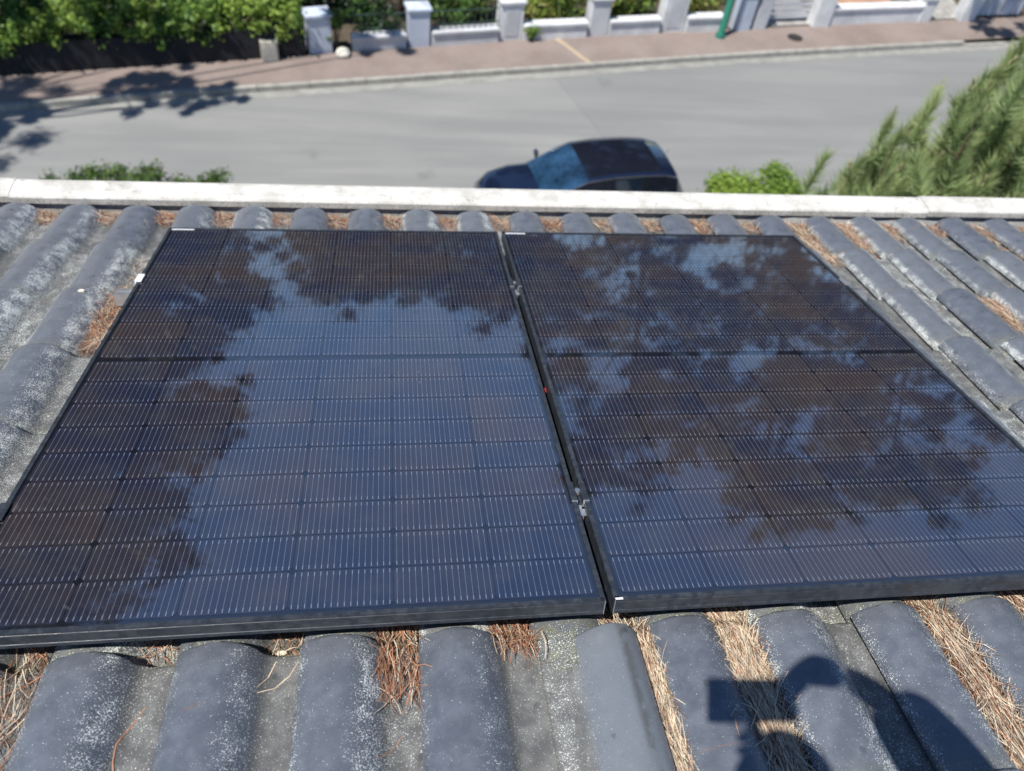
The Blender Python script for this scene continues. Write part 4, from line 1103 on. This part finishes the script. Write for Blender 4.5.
def person():
    O = Vector((.80, -2.86, 7.92))
    t = empty("person", O, label="person in a dark jacket kneeling on the roof, holding up a phone", cat="person")
    def W(*p): return tuple(Vector(p) - O)
    # continuous body: pelvis, spine, neck, head, arms, legs
    V = [W(.80, -2.86, 8.26), W(.79, -2.83, 8.42), W(.78, -2.78, 8.62), W(.77, -2.72, 8.80), W(.76, -2.60, 8.91), W(.755, -2.51, 8.985), W(.75, -2.455, 9.07), W(.748, -2.44, 9.15)]
    E = [(i, i + 1) for i in range(7)]; R = [(.15, .11), (.13, .10), (.15, .11), (.13, .10), .055, .058, (.078, .095), (.070, .085)]
    def chain(start, pts, rad):
        prev = start
        for p, r in zip(pts, rad):
            V.append(W(*p)); E.append((prev, len(V) - 1)); R.append(r); prev = len(V) - 1
        return prev
    rh = chain(3, [(.93, -2.74, 8.83), (1.03, -2.64, 8.86), (1.170, -2.50, 8.895), (1.105, -2.405, 8.955), (1.025, -2.310, 9.035), (.945, -2.270, 9.075)], [.075, .058, .043, .040, .030, .028])
    lh = chain(3, [(.61, -2.72, 8.82), (.54, -2.76, 8.70), (.49, -2.78, 8.52), (.52, -2.70, 8.38), (.575, -2.62, 8.25), (.60, -2.60, 8.20)], [.075, .058, .043, .040, .030, .028])
    chain(0, [(.92, -2.78, 8.16), (.94, -2.58, 7.99), (.95, -2.54, 7.93), (.95, -2.78, 7.99), (.95, -2.98, 8.04), (.95, -3.05, 8.02)], [.095, .080, .062, .055, .04, .04])
    chain(0, [(.68, -2.78, 8.16), (.66, -2.58, 7.99), (.65, -2.54, 7.93), (.65, -2.78, 7.99), (.65, -2.98, 8.04), (.65, -3.05, 8.02)], [.095, .080, .062, .055, .04, .04])
    o = skinned("body", V, E, R, M_skin); put(o, parent=t)
    # clothes follow the body, a little fuller
    jV = V[:4] + V[8:13] + V[14:19]
    jE = [(0, 1), (1, 2), (2, 3), (3, 4), (4, 5), (5, 6), (6, 7), (7, 8), (3, 9), (9, 10), (10, 11), (11, 12), (12, 13)]
    jR = [(.17, .13), (.15, .12), (.17, .13), (.145, .115), .095, .088, .084, .080, .062, .09, .072, .058, .052, .042]
    put(skinned("jacket", jV, jE, jR, M_jacket), parent=t)
    tV = [V[0]] + V[20:25] + V[26:31]
    put(skinned("trousers", tV, [(0, 1), (1, 2), (2, 3), (3, 4), (4, 5), (0, 6), (6, 7), (7, 8), (8, 9), (9, 10)], [(.165, .125), .11, .095, .075, .066, .05, .11, .095, .075, .066, .05], M_trou), parent=t)
    # hair cap, ears, nose, eyes, mouth
    def blob(name, c, r, mat, sub=3):
        bm = bmesh.new(); bmesh.ops.create_icosphere(bm, subdivisions=sub, radius=1)
        for v in bm.verts: v.co = Vector((v.co.x * r[0], v.co.y * r[1], v.co.z * r[2]))
        me = bpy.data.meshes.new(name); bm.to_mesh(me); bm.free(); me.materials.append(mat)
        return obj(name, autosmooth(me, 80), t, loc=W(*c))
    blob("hair", (.748, -2.465, 9.135), (.080, .090, .072), M_hair)
    for s in (-1, 1):
        blob("ear", (.75 + s * .083, -2.445, 9.075), (.012, .02, .032), M_skin, 2)
        blob("eye", (.75 + s * .032, -2.365, 9.085), (.013, .010, .010), plain("eye_white", (.7, .7, .7), .2), 2)
    blob("nose", (.75, -2.350, 9.055), (.014, .020, .022), M_skin, 2)
    blob("mouth", (.75, -2.362, 9.015), (.026, .008, .008), plain("lips", (.42, .18, .15), .5), 2)
    # shoes
    for x in (.95, .65): blob("shoe", (x, -3.09, 8.01), (.05, .13, .055), plain("boot", (.04, .03, .025), .7))
    # hands: palm plus five bent fingers gripping the phone ends
    def hand(wrist, palm, X, Y, Z, hold):
        """palm, four unequal bent fingers and a thumb; X points along the fingers, Y across the palm, Z out of its back"""
        V2 = [tuple(Vector(wrist) - O), tuple((Vector(wrist) * .45 + palm * .55) - O), tuple(palm - O)]
        E2 = [(0, 1), (1, 2)]; R2 = [.030, (.030, .022), (.030, .018)]
        for k in range(4):
            off_ = (k - 1.5) * .0185; ln = (1, 1.08, 1.0, .82)[k]
            a = palm + Y * off_
            pts = [a + X * .012, a + X * .034 * ln - Z * .010, a + X * .050 * ln - Z * .026 * hold, a + X * .060 * ln - Z * .044 * hold]
            prev = 2
            for q, r in zip(pts, (.010, .0092, .0085, .0075)):
                V2.append(tuple(q - O)); E2.append((prev, len(V2) - 1)); R2.append(r); prev = len(V2) - 1
        a = palm - Y * .034
        prev = 1
        for q, r in zip([a - X * .01, a + X * .012 - Z * .016 - Y * .006, a + X * .034 - Z * .022], (.0125, .011, .009)):
            V2.append(tuple(q - O)); E2.append((prev, len(V2) - 1)); R2.append(r); prev = len(V2) - 1
        put(skinned("hand", V2, E2, R2, M_skin), parent=t)
    cX = CR @ Vector((1, 0, 0)); cY = CR @ Vector((0, 1, 0)); cZ = CR @ Vector((0, 0, 1))
    # right hand closes round the right end of the phone: fingers in front of it, thumb on the screen side
    hand((.945, -2.270, 9.075), Vector((.872, -2.262, 9.085)), -cX * .90 - cY * .42, cZ, cY * .90 - cX * .42, .5)
    # left hand rests on the left thigh
    hand((.60, -2.60, 8.20), Vector((.63, -2.60, 8.125)), Vector((.15, .75, -.64)), Vector((1, -.1, 0)), Vector((0, .64, .75)), .5)
person()
t = empty("phone", phc, label="dark phone held up in landscape behind the view", cat="phone")
t.matrix_world = Matrix.Translation(phc) @ CR.to_4x4()
b = MB(); b.prism([(-.079, -.034), (-.075, -.038), (.075, -.038), (.079, -.034), (.079, .034), (.075, .038), (-.075, .038), (-.079, .034)], -.004, .004, 'z')
obj("phone_case", b.mesh("phone_case", M_rubber), t)
b = MB(); b.box(-.073, .073, -.034, .034, .0042, .0048); obj("screen", b.mesh("screen", plain("screen_glass", (.02, .02, .025), .08)), t)
